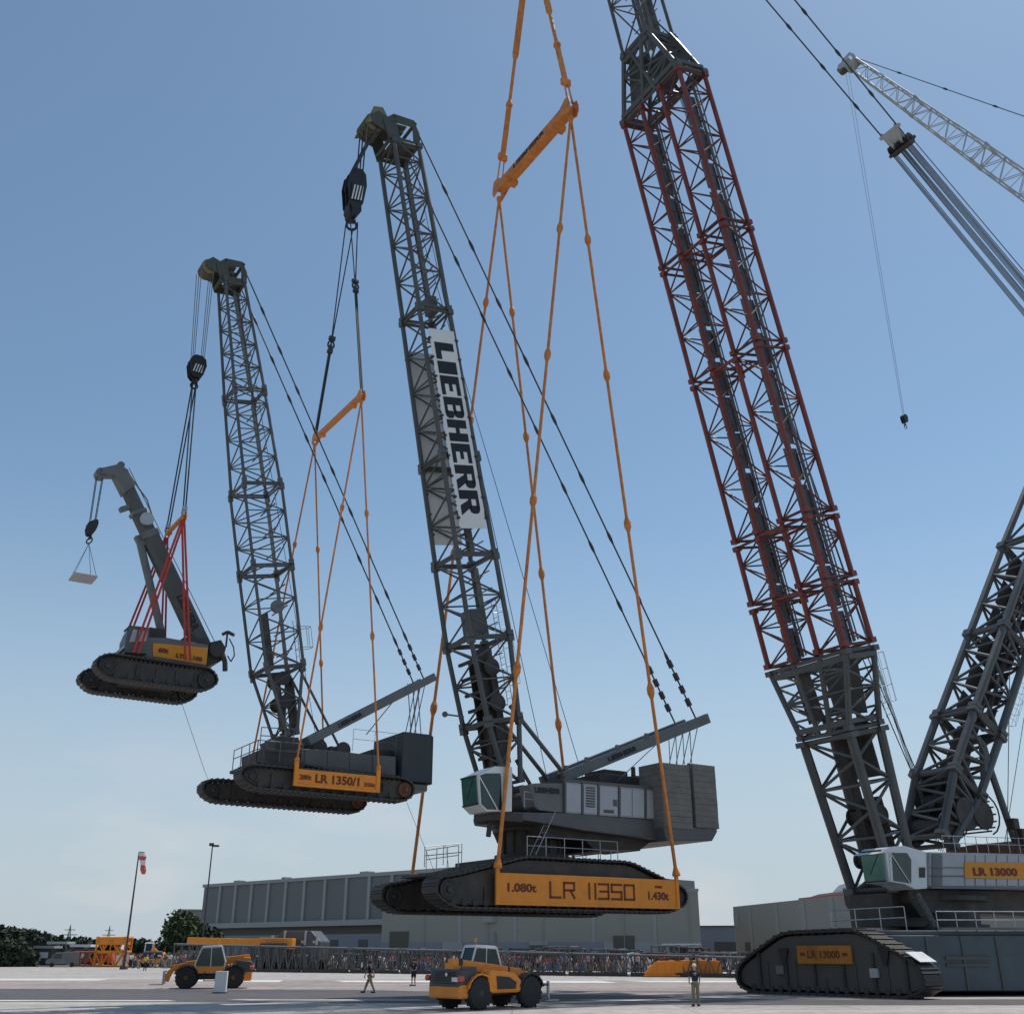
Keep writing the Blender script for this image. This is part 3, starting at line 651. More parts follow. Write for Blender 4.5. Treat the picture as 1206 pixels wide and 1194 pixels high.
for k in range(6):
    t_ = k/5; mb.tube(A.P(g1[0]-.5-(k % 2)*.4, VA-.7+1.4*t_, g1[1]-.2), A.P(A.bp(487, 862, VA)[0]-.4+(k % 2)*.7, VA-.7+1.4*t_, wa_-.2), .028 if k != 2 else .05, 5)
mb.tube(A.P(g1[0]-1.5, VA, g1[1]-.7), A.P(g1[0]-3.6, VA, 3.4), .03, 5); mb.build('luffing_rope', m_rope_l, rA)
mb = MB(); mb.tube(hA_-dep*.2-ax*1, A.P(2.2, VA, 3.2), .016, 4); mb.build('hoist_rope', m_rope, rA)
mb = MB()
for k in (-.7, .7): mb.tube(p+ax*k1*.98+dep*.9+L*k, A.P(A.bp(393, 882, VA)[0], VA+k, A.bp(393, 882, VA)[1]), .07, 8)
mb.build('backstop', m_grey, rA)
ladder(rA, p+ax*(k1*1.0)+dep*1.05-L*.4, p+ax*(k1*1.75)+dep*1.1-L*.4, L, .45, True, dep)
beam(A, 'banner', 'short orange banner beam along the near track of the middle hanging crane', 0, A.bp(445, 925)[0], -.02, .78, -.02,
     [('t', 'LR 1350/1', 1.05, .2, .42, 2.3, m_brown), ('t', '280t', .25, .3, .24, .6, m_brown), ('t', '350t', 3.6, .22, .2, .6, m_brown)])
# rigging for crane A
ulA = A.bp(445, 925)[0]; UA = ulA/2
wnA = A.bp(432, 470, 0)[1]; print('A spreader u', A.bp(432, 470, 0), UA, 'far', A.bp(373, 518, 6.2))
nearA = A.P(UA, -.05, wnA); farA = A.P(UA, 6.5, wnA)
spreader_beam('spreader_beam', 'slim yellow orange spreader beam above the middle hanging crane', nearA+Z3*.1, farA+Z3*.1, .15, m_yel, .38)
t = thing('sling_set', 'thin orange bar slings around the middle hanging crane', 'sling', nearA)
for e, v in ((nearA, -.1), (farA, 6.5)):
    for u in (.05, ulA-.05): bars(t, e-Z3*.2, A.P(u, v, 1.1), 3, .052, .12, m_sling, w=.16)
# hook block of crane B with the chains down to that spreader
hcx, hcy = (nearA+farA)[:2]/2
hz0 = atD(428, 205, math.hypot(hcx, hcy))[2]; hz1 = atD(426, 282, math.hypot(hcx, hcy))[2]
topB = A3(hcx, hcy, hz0)
hkB = chain_block('hook_block', 'large black hook block with striped plate below the tallest hanging boom head', topB, 1.35, (hz0-hz1)*.62, L*1.0, dep*1., stripes=True, drop=(hz0-hz1)*.38)
mb = MB(); bp0 = boomframe(B, VC, fB, tB); hd = bp0[1]+bp0[2]*1.2-bp0[4]*2.0
for k in range(7): 
    o = (k-3)*.27; mb.tube(hd+B.v*o-bp0[4]*(.5 if k % 2 else -.3), topB+B.v*o*.9-Z3*.3+B.u*(.3 if k % 2 else -.3), .05, 5)
mb.build('hoist_rope', m_rope, rB)
t = thing('sling_set', 'black rope slings with shackles between the largest black hook block and slim spreader beam', 'sling', nearA+Z3*.3)
hb_ = A3(hcx, hcy, hz1+1.1)
for e in (nearA+Z3*.3, farA+Z3*.3):
    mid = e+(hb_-e)*(.42 if e is not None and np.allclose(e, farA+Z3*.3) else .60); sd = A.u*.16; mb = MB()
    for s in (-1, 1): mb.tube(e+sd*s*.3, mid+sd*s*.3, .055, 6); mb.tube(mid, hb_+sd*s*1.6+(B.v*.35 if e[1] > nearA[1]+1 else -B.v*.35), .04, 5)
    mb.build('rope_leg', m_rope, t)
    mb = MB(); d = nrm(hb_-e); rr = .2
    mb.path([mid+d*math.cos(a)*rr*1.2+A.u*math.sin(a)*rr for a in np.linspace(0, 2*math.pi, 13)], .06, 6); mb.box(mid+d*.42, d*.12, A.u*.2, A.v*.1); mb.box(mid-d*.42, d*.12, A.u*.16, A.v*.1)
    mb.tube(mid-d*.5, mid+d*.5, .05, 6)
    mb.build('shackle', m_rope, t)

# ------------------------------------------------------------------ crane C (telescopic crawler)
C = Fr(150, 800, 52, 33); VT = 2.0
rC = thing('telescopic_crawler_crane', 'smallest hanging crane, dark telescopic boom and yellow orange side panel, highest on the left', 'crane', C.P(1.4, VT, -.2), 'cranes hanging in a chain from each other')
for n_, pts, v in (('near', [(114, 783), (126.5, 770), (256, 793), (257, 806), (236, 813), (120, 794)], 0), ('far', [(97, 801), (107, 788), (103, 812), (221, 829), (234, 816)], 4.6)):
    print('C', n_, [tuple(round(x, 2) for x in C.bp(*p_, v)) for p_ in pts])
olC = [(-1.45, .9), (-1.6, .5), (-1.0, -.02), (3.7, -.06), (4.35, .35), (4.3, .75), (3.9, 1.1), (-1.0, 1.15)]
for v in (0., 3.3): crawler(rC, C, v, v+.75, olC, wheels=[(3.8, .5), (-.95, .55)], wheel_r=.42, pitch=.22, th=.07, r=.5)
mb = MB(); mb.fbox(C, .2, 2.8, .75, 3.3, .3, .9); mb.lathe(C.P(1.5, VT, .9), Z3, [(0, .9), (.35, .9)], 26); mb.build('car_body', m_dark, rC, .04)
PC = lambda v, pts: tr(C, v, pts)
mb = MB(); mb.fprism(C, PC(.7, [(147, 769), (147, 758), (173, 750), (196, 750.5), (246, 759), (243, 786), (200, 780)]), .7, 3.3); hC = mb.build('upper_body', m_greyB, rC, .05)
m2 = MB(); m2.fprism(C, PC(.65, [(180, 757), (245, 762.5), (243, 783), (180, 772.5)]), .65, .7); bp_ = m2.build('side_panel', M('yellow_panel_paint', (.70, .27, .012), .5, 0, .08, 2), hC, .01)
m2 = MB(); a = C.Q(207, 774, .63); b = C.Q(238, 779, .63); text_mb(m2, 'LTR 1100', a, b-a, Z3, .22, float(np.linalg.norm(b-a)), .01, .05, out=-C.v); a = C.Q(186, 768, .63); b = C.Q(198, 769.6, .63); text_mb(m2, '60t', a, b-a, Z3, .26, .5, .01, .07, out=-C.v); m2.build('lettering', m_brown, bp_)
cab(rC, C, [(147, 768), (148, 752), (155, 736), (176, 739), (174, 752), (174, 770)], .35, 1.55, [(155, 737), (147.5, 764)], [(152, 756), (157, 741), (174, 743), (172, 755)], [((163, 741), (160, 756))], m_grey, m_panel)
mb = MB(); mb.fprism(C, PC(1.7, [(176, 738), (194, 741), (196, 751), (176, 751)]), 1.7, 3.0); mb.fprism(C, PC(1.0, [(216, 750), (246, 752), (248, 761), (216, 756)]), 1.0, 3.1)
mb.build('engine_cover', m_dark, rC, .04)
mb = MB(); mb.fprism(C, PC(1.0, [(245, 756), (262, 752), (268, 762), (264, 776), (245, 784)]), 1.2, 3.0)
mb.lathe(C.Q(256, 764, .9), C.v, [(0, .42), (.1, .42), (.1, .28), (1.4, .28), (1.4, .42), (1.5, .42)], 18); mb.build('tail_winch', m_dark, rC, .04)
mb = MB(); k = C.Q(266, 762, .9); top = C.Q(268, 744, .9); mb.tube(k, top, .05, 6); mb.tube(top, C.Q(276, 748, .9), .09, 6); mb.tube(top, C.Q(262, 747, .9), .09, 6); mb.path([C.Q(*x, .9) for x in ((270, 752), (275, 762), (276, 772), (272, 779), (268, 772))], .035, 5)
mb.path([C.Q(*x, .9) for x in ((262, 770), (265, 780), (265, 790))], .13, 6); mb.build('mirror_arm', m_dark, rC)
# telescopic boom: nested box sections
b0 = C.bp(234, 756, VT); b1 = C.bp(143, 563, VT); bC = boomframe(C, VT, b0, b1); p, q, ax, L, dep, T = bC
def boxsec(a, b, w, d, mat, name, par=None):
    mb = MB(); pr = [(-.5, .5), (.5, .5), (.5, -.2), (.3, -.45), (0, -.52), (-.3, -.45), (-.5, -.2)]
    mb.prism([a+L*x*w+dep*y*d for x, y in pr], b-a); return mb.build(name, mat, rC, .02)
sm = s_at(C, bC, VT, 171, 632)
boxsec(p-ax*.6, p+ax*sm, .72, .86, m_grey, 'boom_base_section'); boxsec(p+ax*sm, p+ax*(sm+1.3), .62, .76, m_grey, 'boom_section'); boxsec(p+ax*(sm+1.3), q, .56, .68, m_grey, 'boom_section')
mb = MB(); mb.box(p+ax*sm, ax*.18, L*.40, dep*.47); mb.box(p+ax*(sm+1.3), ax*.10, L*.34, dep*.40); mb.box(p+ax*sm*.98-dep*.52, ax*.3, L*.18, dep*.2); mb.build('boom_collar', m_greyB, rC, .03)
mb = MB(); c = p+ax*s_at(C, bC, VT, 228, 712)-L*.52; text_mb(mb, 'LIEBHERR', p+ax*sm*.42-L*.375-dep*.2, -ax, dep, .42, 2.0, .01, .04, out=-L); mb.build('lettering', m_black, rC)
mb = MB(); mb.prism([q+dep*x+ax*y-L*.4 for x, y in ((-.33, -.9), (.35, -.7), (.36, .25), (.1, .66), (-.80, .72), (-1.02, .42), (-.36, .2))], L*.8)
mb.lathe(q-dep*.92+ax*.52-L*.3, L, [(0, .28), (.6, .28)], 18); mb.lathe(q+dep*.2+ax*.62-L*.3, L, [(0, .18), (.6, .22)], 18); mb.path([q+dep*.4+ax*.3, q+dep*.75-ax*1.5, q+dep*.6-ax*2.6], .05, 6); mb.box(q-dep*.55-ax*1.6, ax*.12, L*.2, dep*.25)
mb.build('boom_head', m_greyB, rC, .03)
mb = MB(); mb.tube(p+ax*sm*.95-dep*.58, C.P(C.bp(190, 745, VT)[0], VT, C.bp(190, 745, VT)[1]), .2, 12); mb.tube(p+ax*sm*.95-dep*.58, p+ax*sm*.95-dep*.58+(C.Q(190, 745, VT)-p-ax*sm*.95+dep*.58)*.45, .13, 10); mb.build('luffing_cylinder', m_greyB, rC)
mb = MB(); mb.lathe(p+ax*s_at(C, bC, VT, 178, 612)-L*.62+dep*.1, L, [(0, .34), (.05, .36), (.15, .36)], 24); mb.build('cable_reel', m_galv, rC)
mb = MB(); mb.tube(q+dep*.6+ax*.4, C.Q(256, 762, 1.8), .02, 4); mb.build('hoist_rope', m_rope, rC)
# C's own hook, chains and slab
hd = q-dep*.92+ax*.5; dC = math.hypot(hd[0], hd[1]); cz = atD(111, 614, dC)[2]; top = A3(hd[0], hd[1], cz)
mb = MB()
for k in (-.15, .15): mb.tube(hd+L*k-dep*.2, top+L*k-C.u*.12, .02, 4); mb.tube(hd+L*k+dep*.15, top+L*k+C.u*.12, .02, 4)
mb.build('hoist_rope', m_rope, rC)
chain_block('hook_block', 'smallest black hook block, hanging from the telescopic boom above the pale slab', top, .62, .75, L, dep, stripes=False, drop=.5)
sl = top-Z3*3.05
t = thing('concrete_slab', 'flat pale slab hanging on thin chains at the far left', 'slab', sl)
U1 = nrm(C.u*1+Z3*.02); mb = MB(); V1 = nrm(C.v+Z3*.0); mb.box(sl, C.u*.56, V1*.66, Z3*.05); mb.build('slab', m_panel, t, .02)
mb = MB()
t2 = thing('sling_set', 'thin chain sling between the smallest hook block and the pale slab', 'sling', top-Z3*1.25)
for a_ in (-1, 1):
    for b_ in (-1, 1): mb.tube(top-Z3*1.22, sl+C.u*.5*a_+V1*.55*b_+Z3*.05, .014, 4)
mb.build('chain_leg', m_rope, t2)
# red round slings and the hook block of crane A
UCc = 1.45; wC = C.bp(217, 603, 0)[1]; print('C spreader u', C.bp(217, 603, 0), 'far', C.bp(198, 614, 4.6))
nC = C.P(C.bp(217, 603, .6)[0], .6, wC); fC = C.P(nC@C.u-C.o@C.u, 3.6, wC)
spreader_beam('spreader_beam', 'small orange spreader beam above the telescopic crane', nC, fC, .1, m_sling, .26)
t = thing('sling_set', 'bright red round slings wrapped under the smallest hanging crane', 'sling', nC)
for e, v in ((nC, .0), (fC, 4.6)):
    for u in (.2, 2.7): 
        mb = MB()
        for k in (-1, 1): mb.tube(e-Z3*.2+C.u*.06*k, C.P(u+.12*k, v-.05 if v == 0 else v-.3, 1.15 if v else 1.3), .058, 6)
        mb.build('round_sling', m_redsl, t)
hx, hy = ((nC+fC)/2)[:2]; dh = math.hypot(hx, hy); zt = atD(235, 422, dh)[2]; zb = atD(233, 455, dh)[2]; topA = A3(hx, hy, zt)
chain_block('hook_block', 'rounded black hook block with striped plate left of the slim boom, above the red slings', topA, .95, (zt-zb)*.78, A.v, A.u, drop=(zt-zb)*.35)
mb = MB(); p2, q2, ax2, L2, dep2, T2 = bA; hd = q2+ax2*.6-dep2*1.35
for k in range(6): mb.tube(hd+L2*(k-2.5)*.24-dep2*(.4 if k % 2 else -.25), topA+L2*(k-2.5)*.17-Z3*.2+A.u*(-.25 if k % 2 else .25), .022, 5)
mb.build('hoist_rope', m_rope_l, rA)
t = thing('sling_set', 'dark rope slings from the rounded hook block down to the small spreader beam', 'sling', nC+Z3*.3)
for e in (nC+Z3*.15, fC+Z3*.15):
    mb = MB()
    for s in (-1, 1): mb.tube(e+C.u*.06*s, A3(hx, hy, zb+.25)+A.u*.10*s, .04, 6)
    mb.build('rope_leg', m_rope, t)
    mb = MB(); mb.path([e+Z3*(.05+math.cos(a)*.14)+C.u*math.sin(a)*.12 for a in np.linspace(0, 2*math.pi, 11)], .05, 6); mb.box(e+Z3*.3, Z3*.1, C.u*.12, C.v*.1); mb.build('shackle', m_galv, t)
# loose tag lines
t = MB(); a = C.P(3.9, 4.5, .2); 
pts = [a, a+A3(1.6, 0, -3.5), A.P(-2.2, 6.0, .85)]
tg = MB(); tg.path(pts, .012, 4); tag(tg.build('tag_line', m_rope), 'thin loose tag line dangling between the smallest and middle hanging cranes', 'rope')
tg = MB(); a = A.P(6.2, .3, -.3); tg.path([a, a+A3(1.4, 1, -3.2), a+A3(2.4, 2, -4.6), B.P(-1.2, 3, 2.8)], .012, 4); tag(tg.build('tag_line', m_rope), 'thin loose tag line drooping between the middle and largest hanging cranes', 'rope')

# ------------------------------------------------------------------ giant crane on the ground
S = Fr(1038, 1050, 76, 30)
def atZ(px, py, Z):
    r = ray(px, py); return CAM+r*((Z-CAM[2])/r[2])
K = Fr(o=atD(1090, 1174, 62)*A3(1, 1, 0), psi=-50)
rD = thing('giant_crawler_crane', 'giant ground standing crawler crane with doubled red lattice boom and dark derrick at right', 'crane', K.P(-6, 6, 0))
for nm, pts in (('K', [(868, 1165), (915, 1098), (1007, 1094), (1076, 1133), (1088, 1160), (865, 1140)]),): print(nm, [tuple(round(x, 2) for x in K.bp(*p_)) for p_ in pts])
kl = K.bp(868, 1160)[0]
olK = [(kl, 1.3), (kl-.1, .45), (kl+.9, .05), (-.9, .05), (.1, .5), (.05, 1.35), (-.75, 1.95), (K.bp(1007, 1094)[0], K.bp(1007, 1094)[1]), (K.bp(918, 1098)[0], K.bp(918, 1098)[1]), (kl+.5, 1.75)]
print('olK', [(round(float(a), 2), round(float(b), 2)) for a, b in olK])
ck = crawler(rD, K, 0, 1.8, olK, pitch=.55, th=.14, r=.6, inset=.2, frame_mat=M('dusty_track_frame', (.07, .068, .064), .7, 0, .35, .5, dirt=(.14, .12, .10)))
crawler(rD, K, 10.2, 12.0, olK, pitch=.55, th=.14, r=.6, inset=.2)
mb = MB(); e0, e1 = K.bp(937, 1113), K.bp(1003, 1135); mb.fbox(K, e0[0], e1[0], .05, .20, e1[1], e0[1]); sg = mb.build('side_panel', M('dulled_yellow_panel_paint', (.42, .17, .02), .65, 0, .25, 1), ck, .01)
mb = MB(); wd = e1[0]-e0[0]; hh = e0[1]-e1[1]; text_mb(mb, 'LR 13000', K.P(e0[0]+wd*.2, .04, e1[1]+hh*.3), K.u, K.w, hh*.42, wd*.6, .01, .03, out=-K.v)
for x_ in (.06, .84): text_mb(mb, '3000t', K.P(e0[0]+wd*x_, .04, e1[1]+hh*.42), K.u, K.w, hh*.2, wd*.1, .01, .05, out=-K.v)
mb.build('lettering', m_brown, sg)
for x, y in ((917, 1142), (1028, 1146)):
    mb = MB(); u, w = K.bp(x, y); mb.fbox(K, u-.25, u+.25, .08, .24, w-.2, w+.25); mb.build('reflector_plate', m_conc if x < 1000 else m_panel, ck)
for k in range(6):
    mb = MB(); u = kl+1.6+k*(-kl-2.6)/5; mb.fbox(K, u-.07, u+.07, .14, .27, .5, 2.2); mb.build('stiffener', m_dark, ck, .01)
for x in (921, 1040): mb = MB(); u, w = K.bp(x, 1130); mb.prism([K.P(u-.35, .12, w+.6), K.P(u+.35, .12, w+.6), K.P(u+.1, .12, w-.3), K.P(u-.1, .12, w-.3)], K.v*.12); mb.build('gusset', m_blackp, ck, .01)
mb = MB(); mb.fbox(K, .02, .05, .2, 1.6, 1.5, 1.9)
mb = MB(); a = K.P(-.85, .1, 2.02); dq = nrm(K.P(-.2, 0, 1.6)-K.P(-.85, 0, 2.0)); mb.prism([a+A3(0, 0, .2), a+K.v*1.6+A3(0, 0, .2), a+K.v*1.6+dq*.9+A3(0, 0, .2), a+dq*.9+A3(0, 0, .2)], nrm(np.cross(dq, K.v))*.03*(1 if np.cross(dq, K.v)[2] > 0 else -1)); pp = mb.build('marking_plate', m_white, ck)
mb = MB(); text_mb(mb, 'GUARD', a+A3(0, 0, .25)+dq*.75+K.v*.25, K.v, -dq, .32, 1.1, .03, .05, out=nrm(np.cross(dq, K.v))*(1 if np.cross(dq, K.v)[2] > 0 else -1))
# carbody and base
cenK = K.P(kl/2, 6.0, 0); G = Fr(o=cenK, psi=4)
ct = atD(1100, 1095, 66)[2]
mb = MB(); g_l = -(cenK[0]-atD(1012, 1120, 67)[0])
mb.fbox(G, g_l, 12, -4.2, 6, .25, ct-.25); mb.fbox(G, g_l+.0, 12, -4.0, 6, ct-.25, ct)
cbD = mb.build('car_body', M('blue_grey_chassis_paint', (.075, .10, .115), .5, 0, .2, .5, dirt=(.05, .06, .06)), rD, .06)
for k in range(7): mb = MB(); mb.fbox(G, g_l+1+k*2, g_l+1.12+k*2, -4.28, -4.2, .3, ct-.3); mb.build('stiffener', m_grey, cbD)
mb = MB()
mb.fbox(G, g_l+4, g_l+6.5, -4.30, -4.2, ct*.55, ct*.6); mb.fbox(G, g_l+4, g_l+6.5, -4.30, -4.2, ct*.45, ct*.49)
mb.build('step_rail', m_grey, cbD)
rail(rD, [K.P(-7.2, 3.2, K.bp(1000, 1094)[1]-.2), K.P(-3.6, 5.2, ct)], 1.3, .03); rail(rD, [G.P(g_l+4, -3.9, ct), G.P(12, -3.9, ct)], 1.0, .028)
mb = MB(); mb.fbox(G, g_l+4.0, 12, -4.3, -4.0, ct+.0, ct+.16); mb.build('kick_plate', m_greyB, rD)
# slewing ring and superstructure
S0 = S.bp(1110, 1047, -3.3); S1 = S.bp(1110, 1003, -3.3); print('S house', S0, S1, 'abs z', S.o)
zb = S.o[2]
mb = MB(); mb.lathe(A3(*(S.P(4.6, 0, 0)[:2]), ct), Z3, [(0, 3.4), (.5, 3.4), (.5, 2.9), (zb+S0[1]-ct-.6, 2.9), (zb+S0[1]-ct-.6, 3.5), (zb+S0[1]-ct-.3, 3.5)], 40); mb.build('slewing_ring', m_dark, rD)
PS = lambda v, pts: tr(S, v, pts)
mb = MB(); mb.fprism(S, PS(-2.6, [(1068, 1041), (1095, 1047), (1240, 1049), (1300, 1049), (1300, 1075), (1240, 1080), (1110, 1072), (1085, 1080), (1072, 1062)]), -2.6, 2.8)
mb.fbox(S, -1.2, 2.5, -1.8, 1.8, S0[1]-2.2, S0[1]-.2)
mb.build('underframe', m_dark, rD, .05)
mb = MB(); mb.tube(S.Q(1078, 1052, -3.2), S.Q(1100, 1092, -3.2), .16, 6); mb.tube(S.Q(1082, 1052, -3.2), S.Q(1104, 1092, -3.2), .10, 6)
for k in range(6): mb.box(S.Q(1080+k*4, 1056+k*7, -3.2), S.u*.12, S.v*.3, Z3*.03)
mb.build('access_ladder', m_greyB, rD)
mb = MB(); mb.fprism(S, PS(-3.4, [(1095, 1003), (1240, 1006), (1300, 1007), (1300, 1048), (1240, 1048), (1095, 1045)]), -3.4, -1.6); hD = mb.build('engine_house', m_panel, rD, .03)
xs = [1097, 1109, 1136, 1148, 1160, 1173, 1186, 1199, 1213, 1227, 1240]
for i, (x0, x1) in enumerate(zip(xs[:-1], xs[1:])):
    y0 = 1005+(x0-1095)*.02
    m2 = MB(); m2.fprism(S, PS(-3.45, [(x0+.8, y0), (x1-.8, y0), (x1-.8, 1043), (x0+.8, 1043)]), -3.47, -3.40); m2.build('door_panel', m_panel if i != 0 else m_greyB, hD, .01)
mb = MB(); mb.fprism(S, PS(-3.5, [(1095, 1043), (1260, 1045.5), (1260, 1048), (1095, 1046)]), -3.62, -3.40)
for y in (1021, 1031): mb.tube(S.Q(1095, y, -3.55), S.Q(1136, y+.3, -3.55), .03, 5)
mb.build('frame', m_greyB, hD)
mb = MB(); mb.fprism(S, PS(-3.52, [(1136, 1014.5), (1262, 1017), (1262, 1036), (1136, 1033.5)]), -3.54, -3.48); pn = mb.build('side_panel', bpy.data.materials['yellow_panel_paint'], hD)
a = S.Q(1147, 1031, -3.56); b = S.Q(1199, 1031.6, -3.56); mb = MB(); text_mb(mb, 'LR 13000', a, b-a, Z3, .52, float(np.linalg.norm(b-a)), .01, .04, out=-S.v); mb.build('lettering', m_brown, pn)
rail(rD, [S.Q(1112, 1003, -3.3), S.Q(1250, 1006, -3.3)], 1.0, .025)
cab(rD, S, [(1042, 999), (1052, 1000), (1066, 996), (1091, 1003), (1092, 1046), (1078, 1047), (1066, 1041), (1048, 1038)], -3.9, -2.0, [(1040, 1001), (1046, 1037)], [(1050, 1004), (1068, 1004), (1073, 1012), (1073, 1040), (1052, 1037)], [((1048, 1004), (1050, 1038)), ((1050, 1006), (1072, 1040))])
mb = MB(); mb.fprism(S, PS(-3.95, [(1034, 1005), (1048, 997), (1066, 995.5), (1054, 1003)]), -3.95, -1.9); mb.build('sun_visor', m_white, rD, .02)
mb = MB(); mb.fprism(S, PS(-3.95, [(1083, 1021), (1090, 1021), (1090, 1033), (1083, 1033)]), -3.94, -3.9); mb.build('cab_vent', m_dark, rD)
mb = MB(); u0 = S.bp(1150, 1000, 0)[0]
mb.fbox(S, u0, u0+9, -1.4, 2.6, S0[1]+.5, S1[1]+1.0); mb.fbox(S, u0-1, u0+9, -3.2, -1.5, S1[1], S1[1]+.25)
mb.build('deck_housing', m_rust, rD, .05)
mb = MB()
for k in range(8): mb.fbox(S, 15.5, 18.5, -5+k*1.25+.05, -5+(k+1)*1.25-.05, S0[1]-.5, S1[1]+1.6)
mb.build('counterweight_stack', m_conc, rD, .03)
# boom
fD = (.3, .2); tD = S.bp(664, -300, .0); bD = boomframe(S, 0, fD, tD); p, q, ax, L, dep, T = bD
print('D boom len', T, 'tip', q, 'B apex', apexB)
sD = lambda x, y: s_at(S, bD, 0, x, y)
a1, a2, a3, a4, a5 = sD(1000, 905), sD(992, 862), sD(968, 776), sD(784, 118), sD(766, 62)
W = 4.8; tw, td = 2.35, 2.75; print('stations', a1, a2, a3, a4, a5)
def shift(Bm, off): return (Bm[0]+Bm[3]*off, Bm[1]+Bm[3]*off, *Bm[2:])
boom_sections(rD, bD, [(0, a2-.15, 3.6, 2.0, 4.2, 3.0, 6)], .31, .11, m_grey, plate=False)
mb = MB(); mb.box(p+ax*(a2*.86)+dep*1.0, ax*1.8, L*1.5, dep*.1); mb.lathe(p+ax*a2*.45-L*1.3+dep*.3, L, [(0, .6), (.12, .6), (.12, .4), (2.5, .4), (2.5, .6), (2.6, .6)], 24); mb.box(p+ax*a2*.3+dep*.75, ax*a2*.26, L*1.2, dep*.06); mb.box(p+ax*a2*.97, ax*.18, L*2.1, dep*1.5); mb.box(p+ax*a2*.55+L*.1, ax*a2*.42, L*.2, dep*.25)
mb.prism([p+ax*a2*.93+L*2.1+dep*1.5, p+ax*a2*.8+L*2.1+dep*2.4, p+ax*a2*.70+L*2.1+dep*1.4], L*-.3); mb.lathe(p+ax*a2*.18-L*1.5, L, [(0, .5), (.12, .5), (.12, .4), (2.8, .4), (2.8, .5), (3, .5)], 24)
mb.build('boom_foot_winch', m_dark, rD)
# flared piece that carries the two parallel trusses
def flare(root, s0, s1, w0, d0, w1, d1, mat, nb=4, rc=.2, rb=.09, name='boom_adapter'):
    mb = MB(); lat_sec(mb, p+ax*s0, p+ax*s1, L, dep, w0, d0, w1, d1, nb, rc, rb)
    for sgn in (-1, 1):       # inner legs of the Y
        for dd in (-1, 1):
            a = p+ax*s0+L*sgn*w0*.12+dep*dd*d0/2; b = p+ax*s1+L*sgn*(w1/2-tw)+dep*dd*d1/2; mb.tube(a, b, rc*.9, 8)
            for k in range(nb):
                t0, t1 = k/nb, (k+1)/nb; o0 = p+ax*s0+L*sgn*w0/2+dep*dd*d0/2; o1 = p+ax*s1+L*sgn*w1/2+dep*dd*d1/2
                mb.tube(a+(b-a)*t0, o0+(o1-o0)*t1, rb, 5); mb.tube(o0+(o1-o0)*t0, o0+(o1-o0)*t0+(a+(b-a)*t0-o0-(o1-o0)*t0), rb, 5)
    mb.box(p+ax*(s0+.2), ax*.2, L*w0/2, dep*d0*.5) if False else None
    for s, w, d in ((s0+.55, w0, d0), (s1-.5, w1, d1)):
        for dd in (-1, 1): mb.box(p+ax*s+dep*dd*d/2, ax*.2, L*w/2, dep*.12)
        for k in (-1, 1): mb.box(p+ax*s+L*k*w/2, ax*.16, L*.12, dep*d/2)
    for k, dd, wd in ((-.3, .2, .42), (.22, -.3, .34), (.05, .35, .3)): mb.flat(p+ax*(s0+1)+L*k*w0+dep*dd*d0, p+ax*(s1-.7)+L*k*w1*.8+dep*dd*d1, w0*wd, .08, L)
    return mb.build(name, mat, root)
flare(rD, a2, a3, 4.3, 3.0, W+tw, td, m_grey)
flare(rD, a4, a5+.5, W+tw, td, 3.1, 2.9, m_grey, 3)
m_braceD = M('dark_red_brace_paint', (.12, .034, .026), .5, 0, .25, .8)
m_tray = M('grey_cable_tray', (.15, .16, .17), .5, .1, .25, .6)
secn = [sD(*c) for c in ((968, 776), (947, 700), (927, 625), (875, 432), (838, 296), (784, 118))]
for off in (-W/2, W/2):
    bb = shift(bD, off)
    sc = [(s0+.25, s1-.05, tw, td, tw, td, max(3, int(round((s1-s0)/2.05)))) for s0, s1 in zip(secn[:-1], secn[1:])]
    boom_sections(rD, bb, sc, .185, .068, m_braceD, plate=False, chordmat=m_red)
    pp_ = MB()           # dark guide pipes and cable trays running down inside each truss
    for k, (xo, yo, r) in enumerate(((.25, .55, .09), (-.3, .75, .13), (.6, .9, .07), (-.75, .6, .06), (.0, 1.05, .08))):
        pp_.tube(bb[0]+ax*(a3+.6)+L*xo+dep*yo, bb[0]+ax*(a4-.6)+L*xo+dep*yo, r, 6)
    n = int((a4-a3)/3)
    for k in range(n):
        c = bb[0]+ax*(a3+1.6+k*3); pp_.box(c+dep*.35+L*.15, ax*(1.44 if k % 4 else 1.2), L*.03, dep*.66); pp_.box(c+dep*(1.05 if k % 2 else .9)+L*.15, ax*.9, L*.03, dep*.12)
    pp_.build('cable_tray', m_tray, rD)
for s in secn[1:-1]:          # cross ties between the trusses
    mb = MB()
    for dd in (-1, 1): mb.box(p+ax*s+dep*dd*td/2, ax*.09, L*(W-tw)/2, dep*.09)
    mb.tube(p+ax*s+dep*td/2-L*(W-tw)/2, p+ax*s-dep*td/2+L*(W-tw)/2, .07, 6); mb.build('cross_tie', m_red, rD)
boom_sections(rD, bD, [(a5+.5, a5+13, 3.1, 2.9, 3.0, 2.8, 5), (a5+13, a5+26, 3.0, 2.8, 3.0, 2.8, 5), (a5+26, T, 3.0, 2.8, 2.2, 2.2, 5)], .15, .07, m_grey)
pp_ = MB()
for xo, yo, r in ((.25, .5, .09), (-.3, .7, .13), (.7, .8, .07)): pp_.tube(p+ax*(a5+1)+L*xo+dep*yo, p+ax*(T-2)+L*xo+dep*yo, r, 6)
pp_.flat(p+ax*(a5+1)+dep*1.1, p+ax*(T-4)+dep*1.0, 1.5, .03, L); pp_.build('cable_tray', m_tray, rD)
head_block(rD, q+ax*1.2, ax, dep, L, 2.6, 2.4, m_greyB, -1., 6)
hp = q+ax*1.5-dep*2.6
blk = A3(apexB[0], apexB[1], apexB[2]+6.5)
